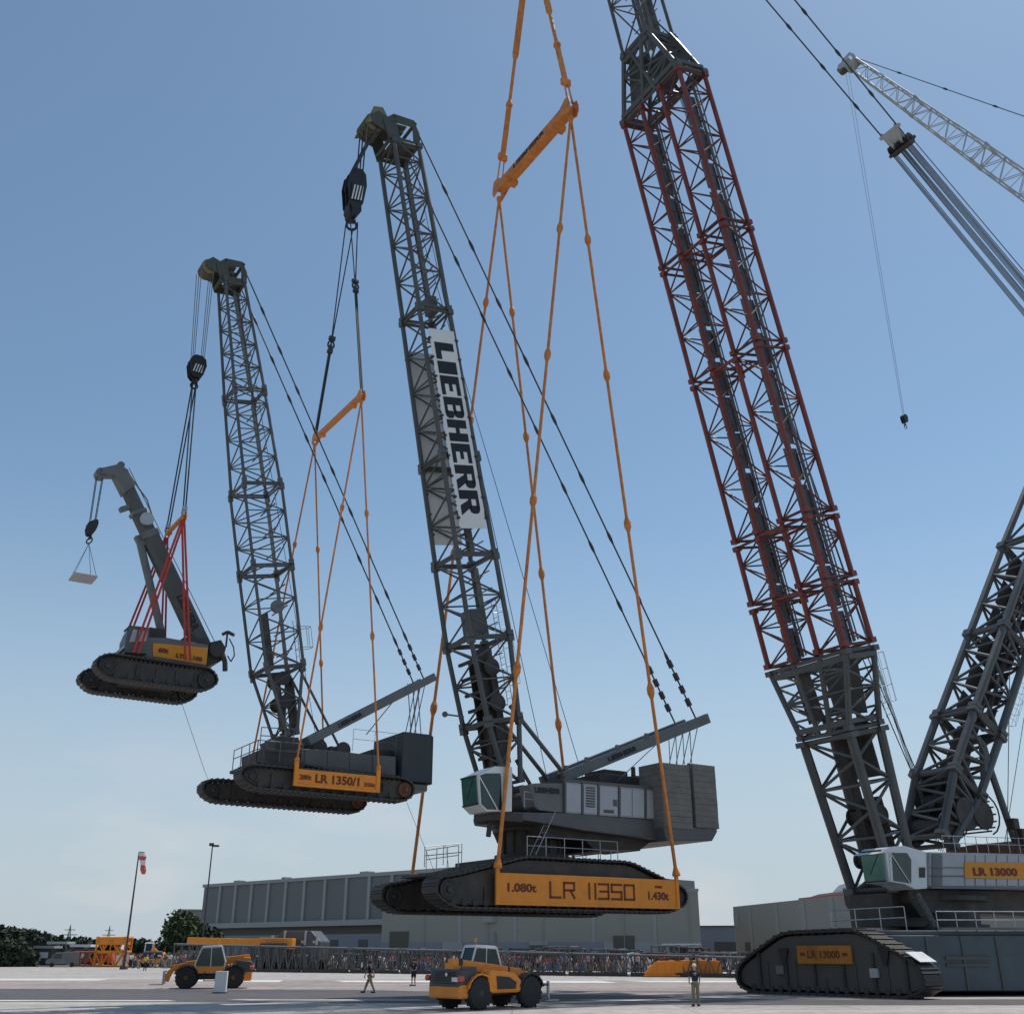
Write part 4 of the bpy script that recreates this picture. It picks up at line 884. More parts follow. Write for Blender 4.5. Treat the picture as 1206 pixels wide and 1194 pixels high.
chain_block('hook_block', 'giant twin hook block above the top edge, carrying the large orange rigging', blk, 2.2, 4.0, L, dep, drop=2.6)
mb = MB()
for k in range(12): mb.tube(hp+L*(k-5.5)*.2, blk+L*(k-5.5)*.17, .035, 5)
mb.build('hoist_rope', m_rope, rD)
mb = MB()
for k in (.2, .45, .7): mb.tube(q-ax*1+L*k, S.P(6+k*2, k, S1[1]+.5), .03, 5)
mb.tube(p+ax*a3+dep*1.7+L*-2.5, S.Q(1078, 905, 0), .04, 5); mb.tube(p+ax*a3+dep*1.4+L*-2.3, S.Q(1072, 905, 0), .04, 5)
mb.build('control_rope', m_rope, rD)
ladder(rD, p+ax*(a2+.3)+dep*1.7-L*3.0, p+ax*(a3+.2)+dep*1.5-L*3.3, L, .55, True, dep)
# derrick boom leaning back
fR = S.bp(1092, 992, 0.); hR0 = S.bp(1206, 668, 0.); dR = nrm([hR0[0]-fR[0], hR0[1]-fR[1]]); 
tR = S.bp(1292, 427, 0.); bR = boomframe(S, 0, fR, tR); p, q, ax, L, dep, T = bR; sR = lambda x, y: s_at(S, bR, 0, x, y)
r1, r2 = sR(1112, 920), sR(1135, 850); print('derrick', T, r1, r2)
boom_sections(rD, bR, [(0, r1, 3.2, 1.0, 3.3, 2.8, 5), (r1, r2, 3.3, 2.8, 3.3, 3.0, 4), (r2+.2, r2+9, 3.2, 2.9, 3.2, 2.9, 5), (r2+9, r2+20, 3.2, 2.9, 3.2, 2.9, 6), (r2+20, T, 3.2, 2.9, 2.4, 2.2, 6)], .29, .12, m_grey)
mb = MB()
for k in (.2, .55, .85): mb.lathe(p+ax*r1*k*1.2-L*1.4, L, [(0, 1.0), (.12, 1.0), (.12, .7), (2.7, .7), (2.7, 1.0), (2.8, 1.0)], 24)
mb.box(p+ax*r1*.9, ax*r1*.55, L*1.3, dep*.08); mb.box(p+ax*(r1+r2)/2+dep*.3+L*.3, ax*(r2-r1)*.6, L*1.0, dep*.08)
for k in range(6): mb.box(p+ax*(r2+2.0+k*3.2)+L*1.0, ax*1.4, L*.03, dep*.7)
mb.box(p+ax*(r1*1.0)-dep*.2, ax*r1*.55, L*.2, dep*.5)
for k in range(10): mb.box(p+ax*(r2+1.5+k*2.0)+dep*.9, ax*.75, L*1.2, dep*.03)
for xo, r in ((-.8, .16), (.1, .12), (.9, .15)): mb.tube(p+ax*r2+L*xo+dep*.6, q+L*xo*.6+dep*.3, r, 8)
mb.build('derrick_winch', m_dark, rD)
head_block(rD, q+ax*.9, ax, dep, L, 2.2, 2.4, m_greyB, -1., 6)
# rope drum with guard hoop, back strut
mb = MB(); c = S.Q(1143, 961, -.8); mb.lathe(c-S.v*1.1, S.v, [(0, 1.0), (.15, 1.0), (.15, .72), (2.3, .72), (2.3, 1.0), (2.45, 1.0)], 26)
mb.lathe(c-S.u*1.6-S.v*1.0, S.v, [(0, 1.1), (.15, 1.1), (.15, .8), (2.2, .8), (2.2, 1.1)], 24)
mb.build('hoist_winch', m_dark, rD)
mb = MB()
for vv in (-1.3, 1.3): mb.path([c+S.v*vv+S.u*math.cos(a)*1.35+Z3*math.sin(a)*1.35 for a in np.linspace(-1.3, 1.9, 9)], .06, 5)
for a in np.linspace(-1.2, 1.8, 8):
    o = c+S.u*math.cos(a)*1.15+Z3*math.sin(a)*1.15; mb.tube(o-S.v*1.2, o+S.v*1.2, .06, 5); mb.tube(o-S.v*.9, c-S.v*.9, .05, 5)
mb.build('drum_guard', m_dark, rD)
mb = MB(); mb.path([S.Q(1150, 868, 1.5), S.Q(1158, 878, 1.5), S.Q(1166, 905, 1.5), S.Q(1196, 992, 1.5)], .24, 10); mb.build('back_strut', m_grey, rD)
mb = MB(); mb.path([S.Q(1150, 868, -1.5), S.Q(1158, 878, -1.5), S.Q(1166, 905, -1.5), S.Q(1196, 992, -1.5)], .24, 10)
mb.tube(S.Q(1158, 880, -1.5), S.Q(1160, 916, -1.5), .3, 8); mb.tube(S.Q(1160, 916, -1.5), S.Q(1142, 915, -1.5), .12, 8); mb.tube(S.Q(1150, 868, -1.5), S.Q(1140, 866, -1.5), .2, 8)
mb.build('back_strut', m_grey, rD)
mb = MB(); c = S.Q(1193, 970, -3.0); mb.box(c, S.u*.28, S.v*.3, Z3*.35); mb.path([c, c+S.u*.25-Z3*.9, S.Q(1197, 1004, -3.0)], .1, 6); mb.box(c+S.u*.7-Z3*.9, S.u*.3, S.v*.3, Z3*.6); mb.build('work_lamp', m_dark, rD, .02)
ladder(rD, p+ax*(r2+1)+dep*1.7+L*-1.5, p+ax*(r2+11)+dep*1.7+L*-1.5, L, .5, True, dep)
# pendants and adjusting tackle between boom tip and derrick head
bt = S.Q(646, -328, 0); dh = S.Q(1294, 451, 0); print('derrick head', q)
best = min(np.linspace(.2, .8, 601), key=lambda t_: abs(((bt+(dh-bt)*t_-CAM)@CX)/((bt+(dh-bt)*t_-CAM)@CF)*FOC+603-1056)); tb = bt+(dh-bt)*best; dd = nrm(dh-bt)
v_ = tb-CAM; print('tackle at', best, 597-FOC*(v_@CU)/(v_@CF))
for k in (-1.3, 1.3):
    mb = MB(); links(mb, bt+S.v*k, tb+S.v*k*.7, .075, 9, .15, .5); mb.build('pendant_line', m_rope, rD)
mb = MB(); 
for k in (-1, 1): mb.prism([tb+S.v*k*1.0-dd*1.4+S.v*0, tb+S.v*k*.6+dd*.2+A3(0, 0, .6), tb+S.v*k*.6+dd*.2-A3(0, 0, .6)], S.v*-k*.3)
mb.tube(tb-S.v*1.2-dd*1.0, tb+S.v*1.2-dd*1.0, .2, 8); mb.box(tb-dd*.3, dd*.7, S.v*.9, np.cross(dd, S.v)*.15); tk = mb.build('tackle_yoke', m_panel, rD, .03)
mb = MB()
for k in range(7): mb.lathe(tb+dd*.7+S.v*((k-3)*.36-.08), S.v, [(0, .62), (.08, .5), (.16, .62)], 18)
mb.tube(tb+dd*.7-S.v*1.4, tb+dd*.7+S.v*1.4, .16, 8)
for k in (-1, 1): mb.box(tb+dd*.9+np.cross(dd, S.v)*k*.6, dd*.15, S.v*1.3, np.cross(dd, S.v)*.12)
mb.build('tackle_sheave', m_dark, rD)
mb = MB()
for k in range(20): k = k*.7; mb.tube(tb+dd*.8+S.v*(k-6.5)*.17+np.cross(dd, S.v)*(.5 if int(k*10) % 2 else -.5), dh+S.v*(k-6.5)*.21+np.cross(dd, S.v)*(.55 if int(k*10) % 2 else -.55), .046, 5)
mb.build('tackle_rope', M('mid_grey_rope', (.11, .12, .14), .5, .4, .2, 3), rD)
mb = MB(); bk = S.P(34, 0, -5.5)
for k in (-1.6, 1.6): links(mb, q+ax*1+L*k, bk+S.v*k, .06, 8, .14, .5)
mb.build('pendant_line', m_rope, rD)
mb = MB(); mb.fbox(S, 30, 38, -5, 5, -S.o[2]+.02, -5.3+.0)
for k in range(8): mb.fbox(S, 30.3, 37.7, -4.8+(k % 2)*5, -.2+(k % 2)*5, -5.3+(k//2)*.6, -5.3+(k//2)*.6+.56)
mb.build('derrick_ballast', m_conc, rD, .03)
mb = MB(); mb.tube(p+ax*(r2+9)+dep*1.5, S.Q(1186, 1003, -1), .03, 5); mb.tube(S.Q(1206, 845, -1), S.Q(1182, 1000, -1), .025, 5); mb.tube(S.Q(1206, 770, -.5), S.Q(1160, 930, -.5), .03, 5); mb.build('hoist_rope', m_rope, rD)

# ------------------------------------------------------------------ pale crane in the back right
tE = atD(1004, 75, 113); bE = np.array([86., 62., 3.]); tE = np.array(tE)
axE = nrm(tE-bE); LE = nrm(np.cross(axE, Z3)); dE = nrm(np.cross(LE, axE)); dE = dE if dE[2] > 0 else -dE; TE = np.linalg.norm(tE-bE)
rE = thing('lattice_boom_crane', 'distant crane of which only a pale thin lattice boom crosses the upper right corner', 'crane', bE*A3(1, 1, 0))
n = 9; m_pale = M('pale_boom_paint', (.42, .43, .43), .4, .1, .2, .5)
for i in range(n):
    mb = MB(); a, b = i/n, (i+1)/n; w = lambda t_: 2.3 if t_ < .75 else 2.3-(t_-.75)*4*1.0; a0, b0 = bE+axE*TE*a, bE+axE*TE*b
    lat_sec(mb, a0, b0, LE, dE, w(a), w(a), w(b), w(b), 8, .10, .05); mb.build('boom_section', m_pale, rE)
head_block(rE, tE+axE*.3, axE, dE, LE, 1.5, 1.3, m_pale, 1.0 if False else -.9, 4)
mb = MB()
for k in (-1, 1): mb.fbox(Fr(o=bE*A3(1, 1, 0), psi=140), -5, 5, k*3-.6, k*3+.6, .02, 1.3)
mb.fbox(Fr(o=bE*A3(1, 1, 0), psi=140), -3, 7, -2.4, 2.4, 1.3, 3.6); mb.build('crane_base', m_greyB, rE, .1)
pk = bE+axE*TE*.62+dE*9; mb = MB(); links(mb, tE+dE*.8, pk, .05, 5, .12, .5); mb.tube(pk, bE+axE*TE*.62-LE*.9, .04, 5); mb.tube(pk, bE+axE*TE*.62+LE*.9, .04, 5); links(mb, pk, bE+axE*TE*.2+dE*4, .06, 5, .12, .5)
mb.build('pendant_line', m_rope, rE)
hE = tE-dE*1.0; zE = atD(1058, 490, math.hypot(hE[0], hE[1]))[2]; topE = A3(hE[0], hE[1], zE)
mb = MB()
for k in (-.35, .35): mb.tube(hE+LE*k*1.4, topE+LE*k*.5, .022, 4)
mb.build('hoist_rope', m_rope_l, rE)
chain_block('hook_block', 'tiny black hook block dangling alone on long thin ropes at the right', topE, .7, 1.0, A.v, A.u, stripes=False, drop=.75)

# ================================================================== SETTING
def sheet(name, z, x0, x1, y0, y1, mat, pts=None):
    mb = MB(); pts = pts or [(x0, y0), (x1, y0), (x1, y1), (x0, y1)]; mb.add([(x, y, z) for x, y in pts], [tuple(range(len(pts)))])
    return tag(mb.build(name, mat), kind='structure')
m_earth = M('dry_grass_field', (.085, .10, .045), .95, 0, .35, .05)
m_tar = M('sun_bleached_concrete', (.50, .465, .43), .85, 0, .10, .12, .3)
m_shade_band = M('painted_shade_band', (.085, .085, .09), .8, 0, .25, .2, .3, dirt=(.17, .14, .13))  # dark tone that paints the cranes' shade onto the ground
m_asph2 = M('reddish_asphalt', (.40, .335, .31), .85, 0, .15, .15, .3)
m_line = M('pale_strip_surface', (.80, .78, .74), .8, 0, .08, .5)
def ground_detail(m, base_scale, joint=None, crack=.0):
    nt = m.node_tree; N = nt.nodes; Lk = nt.links; b = N['Principled BSDF']; tc = N.new('ShaderNodeTexCoord'); src = b.inputs['Base Color'].links[0].from_socket
    mp = N.new('ShaderNodeMapping'); mp.inputs['Scale'].default_value = (.03, .35, 1); mp.inputs['Rotation'].default_value = (0, 0, .08); Lk.new(tc.outputs['Object'], mp.inputs['Vector'])
    n1 = N.new('ShaderNodeTexNoise'); n1.inputs['Scale'].default_value = base_scale; n1.inputs['Detail'].default_value = 8; n1.inputs['Roughness'].default_value = .7; Lk.new(mp.outputs['Vector'], n1.inputs['Vector'])
    c1 = N.new('ShaderNodeValToRGB'); c1.color_ramp.elements[0].position = .35; c1.color_ramp.elements[0].color = (.76, .74, .73, 1); c1.color_ramp.elements[1].position = .62; c1.color_ramp.elements[1].color = (1.08, 1.08, 1.08, 1); Lk.new(n1.outputs['Fac'], c1.inputs['Fac'])
    n2 = N.new('ShaderNodeTexNoise'); n2.inputs['Scale'].default_value = .9; n2.inputs['Detail'].default_value = 10; n2.inputs['Roughness'].default_value = .75; Lk.new(tc.outputs['Object'], n2.inputs['Vector'])
    c2 = N.new('ShaderNodeValToRGB'); c2.color_ramp.elements[0].position = .38; c2.color_ramp.elements[0].color = (.7, .68, .66, 1); c2.color_ramp.elements[1].position = .56; c2.color_ramp.elements[1].color = (1, 1, 1, 1); Lk.new(n2.outputs['Fac'], c2.inputs['Fac'])
    def mul(a, bb):
        m_ = N.new('ShaderNodeMix'); m_.data_type = 'RGBA'; m_.blend_type = 'MULTIPLY'; m_.inputs[0].default_value = 1; Lk.new(a, m_.inputs[6]); Lk.new(bb, m_.inputs[7]); return m_.outputs[2]
    o = mul(mul(src, c1.outputs['Color']), c2.outputs['Color'])
    if joint:
        br = N.new('ShaderNodeTexBrick'); br.offset = 0; br.inputs['Scale'].default_value = 1; br.inputs['Brick Width'].default_value = joint; br.inputs['Row Height'].default_value = joint; br.inputs['Mortar Size'].default_value = .05; br.inputs['Color1'].default_value = (1, 1, 1, 1); br.inputs['Color2'].default_value = (.96, .96, .96, 1); br.inputs['Mortar'].default_value = (.72, .71, .70, 1)
        Lk.new(tc.outputs['Object'], br.inputs['Vector']); o = mul(o, br.outputs['Color'])
    Lk.new(o, b.inputs['Base Color'])
ground_detail(m_tar, 1.2, 7.5); ground_detail(m_shade_band, 1.5, None); ground_detail(m_asph2, 1.3, 7.5); ground_detail(m_line, 2, None)
sheet('ground', 0, -1500, 1500, -200, 4000, m_earth)
sheet('tarmac', .004, -160, 170, -20, 168, m_tar, [(-170, -20), (170, -20), (170, 112), (60, 118), (-20, 150), (-90, 168), (-170, 168)])
m_yard = M('dusty_yard', (.16, .15, .135), .9, 0, .2, .1)
sheet('yard', .002, -200, 230, 100, 420, m_yard)
sheet('ground_band', .008, -160, 160, 60, 86, m_asph2, [(-160, 70), (160, 56), (160, 84), (-160, 104)])
sheet('ground_band', .012, -160, 160, 55, 63, m_shade_band, [(-160, 57.5), (-28, 56.8), (-10, 55.6), (2, 54.0), (14, 53.0), (160, 54), (160, 60), (14, 59), (2, 66), (-10, 72.5), (-28, 74), (-160, 76)])  # dark sheet painted in as the shade band under the cranes
for x0, x1, y in ((-55, -33.5, 97), (-27.5, -18, 93), (-14.5, 8, 91), (9, 46, 90.5)):
    sheet('pale_strip', .016, 0, 0, 0, 0, m_line, [(x0, y+1.9), (x0+1.5, y-2.2), (x1, y-4.4), (x1-.8, y+1.2)])  # pale strips laid over the ground bands
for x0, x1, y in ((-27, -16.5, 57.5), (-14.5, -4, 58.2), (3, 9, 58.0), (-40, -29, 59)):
    sheet('pale_strip', .020, 0, 0, 0, 0, m_line, [(x0, y+.5), (x0+1.5, y-.5), (x1, y-.7), (x1-.8, y+.4)])

def facade_frame(px0, D0, px1, D1):
    a, b = gnd(px0, D0), gnd(px1, D1); return Fr(o=a, psi=math.degrees(math.atan2(b[1]-a[1], b[0]-a[0]))), float(np.linalg.norm(b-a))
m_bl = M('blue_grey_cladding', (.175, .175, .17), .5, 0, .12, .05)
m_wallg = M('warm_grey_wall', (.35, .33, .275), .8, 0, .06, .05)
m_walld = M('dark_recess_wall', (.12, .11, .09), .8, 0, .15, .05)
m_trim = M('pale_trim', (.37, .365, .35), .6, 0, .06, .1)
m_bluel = M('pale_blue_cladding', (.25, .26, .29), .6, 0, .08, .1)
H, LN = facade_frame(230, 300, 500, 232)
top = H.bp(230, 1043, 0)[1]; yb = H.bp(300, 1086, 0)[1]; yc = H.bp(300, 1092, 0)[1]; yd = H.bp(300, 1101, 0)[1]
r1_ = thing('hangar', 'long hangar with dark blue grey panels behind the lamp post', 'building', H.P(0, 0, 0))
mb = MB(); mb.fbox(H, 0, LN+20, .4, 70, .0, top); mb.build('wall', m_bl, r1_)
mb = MB(); mb.fbox(H, -.3, LN+20, -1.2, .4, yc, yb); mb.fbox(H, -.3, LN+20, .0, .4, top-.5, top+.25); mb.build('cornice', m_trim, r1_)
mb = MB(); mb.fbox(H, 0, LN+20, .2, .4, yd, yc); mb.build('recess', m_walld, r1_)
mb = MB(); mb.fbox(H, 0, LN+20, -.1, .4, 0, yd); mb.build('base_wall', m_bluel, r1_)
for x in (255, 273.5, 292.5, 312.5, 333, 355, 379.5, 405, 432, 459, 488): u = H.bp(x, 1083, 0)[0]; mb = MB(); mb.fbox(H, u-.45, u+.45, .05, .4, yb, top-.5); mb.build('pilaster', m_trim, r1_)
H2, LN2 = facade_frame(448, 226, 827, 210); top2 = H2.bp(827, 1047, 0)[1]; y1_ = H2.bp(600, 1109, 0)[1]
r2_ = thing('warehouse', 'wide warm grey warehouse with pale vertical strips behind the lowest hanging crane', 'building', H2.P(0, 0, 0))
mb = MB(); mb.prism([H2.P(0, 0, 0), H2.P(LN2, 0, 0), H2.P(LN2, 0, top2), H2.P(0, 0, top2)], nrm(gnd(825, 210))*45); mb.build('wall', m_wallg, r2_)
mb = MB(); mb.fbox(H2, -.1, LN2+.15, -.15, .1, top2-.35, top2+.15); mb.build('cornice', m_trim, r2_)
for x in (541.6, 606.5, 699, 771): u = H2.bp(x, 1090, 0)[0]; mb = MB(); mb.fbox(H2, u-.35, u+.35, -.12, 0, y1_, top2-.35); mb.build('pilaster', m_trim, r2_)
for xa, xb, mm in ((449, 520, m_bluel), (521, 545, m_trim), (546, 622, m_bluel), (647, 710, m_bluel), (711, 775, m_trim), (776, 826, m_trim)):
    ua, ub = H2.bp(xa, 1112, 0)[0], H2.bp(xb, 1112, 0)[0]; mb = MB(); mb.fbox(H2, ua, ub, -.14, 0, .0, y1_); mb.build('loading_door', mm, r2_)
ua, ub = H2.bp(624, 1112)[0], H2.bp(646, 1112)[0]; mb = MB(); mb.fbox(H2, ua, ub, -.14, 0, 0, y1_+.1); mb.build('loading_door', m_trim, r2_)
mb = MB(); mb.fbox(H2, ua, ub, -.2, -.14, H2.bp(630, 1118.5)[1], H2.bp(630, 1112.5)[1]); mb.build('window', m_glassd, r2_)
mb = MB(); ua, ub = H2.bp(597, 1112)[0], H2.bp(650, 1112)[0]; mb.fbox(H2, ua, ub, -1.5, -.15, H2.bp(630, 1126)[1], H2.bp(630, 1122)[1]); mb.build('canopy', m_dark, r2_)
H3, LN3 = facade_frame(868, 250, 1150, 165); top3 = H3.bp(868, 1067, 0)[1]
r3_ = thing('warehouse', 'pale beige warehouse with thin red edged roof behind the giant crane', 'building', H3.P(0, 0, 0))
mb = MB(); mb.fbox(H3, 0, LN3, 0, 60, 0, top3); mb.build('wall', M('beige_wall', (.36, .335, .285), .8, 0, .06, .05), r3_)
for x in (883.5, 915, 947, 981, 1020): u = H3.bp(x, 1080, 0)[0]; mb = MB(); mb.fbox(H3, u-.9, u+.9, -.12, 0, 0, top3-.2); mb.build('pilaster', M('beige_strip', (.38, .37, .33), .8, 0, .05, .1) if x < 890 else bpy.data.materials['beige_strip'], r3_)
mb = MB(); ua = H3.bp(872, 1067)[0]; mb.fbox(H3, .2, 3.2, -.13, 0, top3-4, top3-1.5); mb.build('sign_panel', m_trim, r3_)
ua, ub = H3.bp(927, 1064)[0], H3.bp(1050, 1058)[0]
mb = MB(); mb.prism([H3.P(ua, 3, top3+.2), H3.P(ub, 3, top3+.2), H3.P(ub, 3, top3+1.1), H3.P(ua+8, 3, top3+.9)], H3.v*14); rf = mb.build('roof', m_trim, r3_)
mb = MB(); mb.fbox(H3, ua-.5, ub, 2.6, 3, top3+.25, top3+.55); mb.build('roof_edge', M('red_trim', (.45, .10, .08), .6), rf)
mb = MB(); 
for x in (950, 985): u = H3.bp(x, 1062)[0]; mb.prism([H3.P(u, 5, top3+1.0), H3.P(u+5, 5, top3+1.0), H3.P(u+6, 5, top3+2.4), H3.P(u+3.5, 5, top3+2.2)], H3.v*3)
mb.build('roof_light', m_white, rf)
H4, LN4 = facade_frame(815, 300, 900, 300); t4 = H4.bp(840, 1091)[1]
r4_ = thing('shed', 'low dark grey shed in the gap between two warehouses', 'building', H4.P(0, 0, 0)); mb = MB(); mb.fbox(H4, 0, LN4, 0, 30, 0, t4); mb.build('wall', m_bluel, r4_); mb = MB(); mb.fbox(H4, 0, LN4, -.5, 30, t4, t4+.3); mb.build('roof', m_walld, r4_)
mb = MB(); mb.fbox(H4, 6, 12, -.1, 0, 0, 4); mb.build('door', m_walld, r4_)
H0, LN0 = facade_frame(203, 330, 232, 330); t0_ = H0.bp(210, 1072)[1]
r0_ = thing('annex', 'small plain grey annex at the left end of the long hangar', 'building', H0.P(0, 0, 0)); mb = MB(); mb.fbox(H0, 0, LN0, 0, 30, 0, t0_); mb.build('wall', m_wallg, r0_); mb = MB(); mb.fbox(H0, -.2, LN0, -.3, 30, t0_, t0_+.4); mb.build('roof', m_trim, r0_)

for x, w_, h_ in ((470, 4, 5.5), (560, 2.2, 2.6), (668, 2.2, 2.6), (735, 4, 4.6), (800, 1.4, 2.4)):
    u = H2.bp(x, 1112)[0]; mb = MB(); mb.fbox(H2, u-w_/2, u+w_/2, -.2, -.14, 0, h_); mb.build('door', m_walld, r2_)
for x in (500, 575, 640, 735, 812): u = H2.bp(x, 1090)[0]; mb = MB(); mb.tube(H2.P(u, -.22, .2), H2.P(u, -.22, top2-.3), .07, 6); mb.build('downpipe', m_trim, r2_)
for x, w_ in ((560, 3), (590, 1.6), (655, 2.4), (760, 3.2)): u = H2.bp(x, 1050)[0]; mb = MB(); mb.fbox(H2, u, u+w_, 6, 8, top2, top2+.9); mb.build('roof_vent', m_walld, r2_, .05)
for x, w_ in ((300, 3), (345, 2), (392, 4), (428, 3)): u = H.bp(x, 1110)[0]; mb = MB(); mb.fbox(H, u-w_/2, u+w_/2, -.2, -.1, .0, 4.2); mb.build('door', m_walld, r1_)
for x, w_ in ((262, 2.5), (318, 1.6), (410, 3)): u = H.bp(x, 1050)[0]; mb = MB(); mb.fbox(H, u, u+w_, 3, 5, top+.2, top+.95); mb.build('roof_vent', m_trim, r1_, .05)
for u in (6, 22, 40): mb = MB(); mb.fbox(H3, u, u+3.2, -.16, -.02, 0, 3.6); mb.build('door', m_walld, r3_)

# ------------------------------------------------------------------ trees
m_leaf = M('leaf_green', (.055, .085, .03), .8, 0, .45, .6); m_leafd = M('dark_leaf_green', (.04, .058, .032), .85, 0, .4, .5); m_bark = M('bark', (.10, .075, .05), .9, 0, .3, 2)
def tree(name, label, base, h, r, seed, n=900, mat=None, leaf=.35, group=None):
    rnd = random.Random(seed); base = np.array(base, float); t = thing(name, label, 'tree', base, group)
    tr_ = MB(); tr_.tube(base, base+Z3*h*.45, r*.09, 8, r*.05); cl = []
    for i in range(16):
        a = rnd.uniform(0, 2*math.pi); e = rnd.uniform(-.3, 1.1); rr = r*rnd.uniform(.35, .85)
        c = base+Z3*h*.56+A3(math.cos(a)*rr*math.cos(e), math.sin(a)*rr*math.cos(e), math.sin(e)*h*.36*rnd.uniform(.5, 1)); cl.append((c, r*rnd.uniform(.28, .5)))
        tr_.tube(base+Z3*h*rnd.uniform(.25, .42), c, r*.03, 5, r*.01)
    tr_.build('trunk', m_bark, t); lf = MB()
    for i in range(n):
        c, cr = rnd.choice(cl); d = nrm([rnd.gauss(0, 1) for _ in range(3)])*cr*rnd.uniform(.5, 1.05); o = c+d; a = nrm([rnd.gauss(0, 1) for _ in range(3)]); b = nrm(np.cross(a, [rnd.gauss(0, 1) for _ in range(3)])); s = leaf*rnd.uniform(.6, 1.3)
        lf.add([o+a*s, o+b*s*.6, o-a*s, o-b*s*.6], [(0, 1, 2, 3)])
    lf.build('crown', mat or m_leaf, t); return t
tree('broadleaf_tree', 'bushy green tree beside the annex at the left end of the hangar', gnd(213, 215), 8.4, 4.2, 3, 2200, m_leaf, .45)
tree('broadleaf_tree', 'darker low tree behind the lamp post, right of the bushy one', gnd(240, 222), 6.6, 3.6, 4, 1500, m_leafd, .45)
tree('broadleaf_tree', 'small dark tree left of the bushy tree', gnd(196, 230), 4.4, 2.6, 5, 900, m_leafd, .4)
for i, (px, D, h) in enumerate(((3, 330, 10.5), (12, 330, 8.5), (22, 335, 9), (32, 330, 8.6), (44, 330, 7.4), (55, 340, 7.0), (66, 345, 6.0), (89, 350, 6.5), (99, 355, 5.2), (112, 360, 5.2), (125, 360, 5.2), (-8, 325, 10.5), (160, 380, 6), (172, 380, 6), (868, 350, 4))):
    tree('far_tree', 'dark round crowned tree in the distant row left of the windsock' if px < 300 else 'lone dark shrub like tree in the gap left of the giant crane tracks', gnd(px, D), h*.78, 4.0, 20+i, 700, m_leafd, .8, 'distant trees on the left' if px < 300 else None)
# hedge mass
mb = MB(); rnd = random.Random(5)
for i in range(5000):
    px = rnd.uniform(-20, 45); o = gnd(px, rnd.uniform(176, 190))+Z3*rnd.uniform(0, 3.4)*(1-max(0, px-24)/34); a = nrm([rnd.gauss(0, 1) for _ in range(3)]); b = nrm(np.cross(a, [rnd.gauss(0, 1) for _ in range(3)])); s = rnd.uniform(.3, .6); mb.add([o+a*s, o+b*s*.6, o-a*s, o-b*s*.6], [(0, 1, 2, 3)])
tag(mb.build('hedge', m_leafd), 'tall dark hedge at the far left edge of the tarmac', 'hedge')

# ------------------------------------------------------------------ poles
m_pole = M('dark_pole_paint', (.06, .06, .065), .5, .2, .15, 1)
def pole_at(px0, y0, D, ytop, xt):
    b = gnd(px0, D); z = atD(xt, ytop, D)[2]; return b, b+Z3*z
b, tp = pole_at(147, 1130, 150, 1003, 158)
t = thing('windsock_pole', 'tall thin pole with a limp red and white windsock at its top', 'windsock', b)
mb = MB(); mb.tube(b, tp, .16, 8, .08); mb.box(b+Z3*.2, CX*.4, CF*[1, 1, 0]*.4, Z3*.2); mb.build('pole', m_pole, t)
mb = MB(); rr = tp+CX*.35; mb.path([tp, tp+CX*.15-Z3*.05]+[rr+A3(math.cos(a)*.35, math.sin(a)*.35, 0) for a in np.linspace(math.pi, 3*math.pi, 11)], .04, 5); mb.build('ring', m_pole, t)
m_sock = {0: m_white, 1: M('faded_red_cloth', (.62, .12, .09), .85, 0, .15, 3)}
mb = MB(); prof = [(0, .42), (.5, .45), (.55, .45), (1.0, .38), (1.05, .38), (1.6, .30), (2.2, .36), (2.7, .22)]; n = 14
ringv = []
for k, (h_, r_) in enumerate(prof):
    for i in range(n):
        a = 2*math.pi*i/n; ringv.append(rr+A3(math.cos(a)*r_*(1+.2*math.sin(3*a+k))+.08*k, math.sin(a)*r_*.6, -h_))
for k in range(len(prof)-1):
    mb.cur = 0 if k in (0, 3, 4) else 1
    mb.add(ringv[k*n:(k+2)*n], [(i, (i+1) % n, n+(i+1) % n, n+i) for i in range(n)])
mb.build('windsock', [m_sock[0], m_sock[1]], t)
b, tp = pole_at(236, 1120, 170, 995, 249.5)
t = thing('lamp_post', 'tall slim lamp post with double floodlight in front of the hangar corner', 'lamp post', b)
mb = MB(); mb.tube(b, tp, .15, 8, .09); mb.build('pole', m_pole, t); mb = MB(); mb.tube(tp-CX*.3, tp+CX*.7, .06, 6); mb.box(tp+CX*.5-Z3*.1, CX*.45, A3(0, .3, 0), Z3*.12); mb.box(tp-CX*.15+Z3*.1, CX*.3, A3(0, .3, 0), Z3*.2); mb.build('lamp_head', m_dark, t)
for px, D, yt, lab in ((77, 900, 1088, 'faint power pylon with cross arms in the distance left of the windsock'), (124, 1100, 1089, 'fainter power pylon just left of the windsock pole')):
    b = gnd(px, D); hgt = atD(px, yt, D)[2]; t = thing('power_pylon', lab, 'pylon', b); mb = MB()
    for sx in (-1, 1):
        for sy in (-1, 1): mb.tube(b+A3(sx*2.2, sy*2.2, 0), b+Z3*hgt, .22, 5, .15)
    for k in range(7): z0, z1 = hgt*k/8, hgt*(k+1)/8; w0, w1 = 2.2*(1-k/8), 2.2*(1-(k+1)/8); mb.tube(b+A3(-w0, -w0, z0), b+A3(w1, -w1, z1), .12, 4); mb.tube(b+A3(w0, -w0, z0), b+A3(-w1, -w1, z1), .12, 4)
    mb.build('mast', m_grey, t); mb = MB(); mb.tube(b+A3(-6, 0, hgt*.62), b+A3(6, 0, hgt*.62), .3, 5); mb.tube(b+A3(-4, 0, hgt*.8), b+A3(4, 0, hgt*.8), .25, 5); mb.build('cross_arm', m_grey, t)

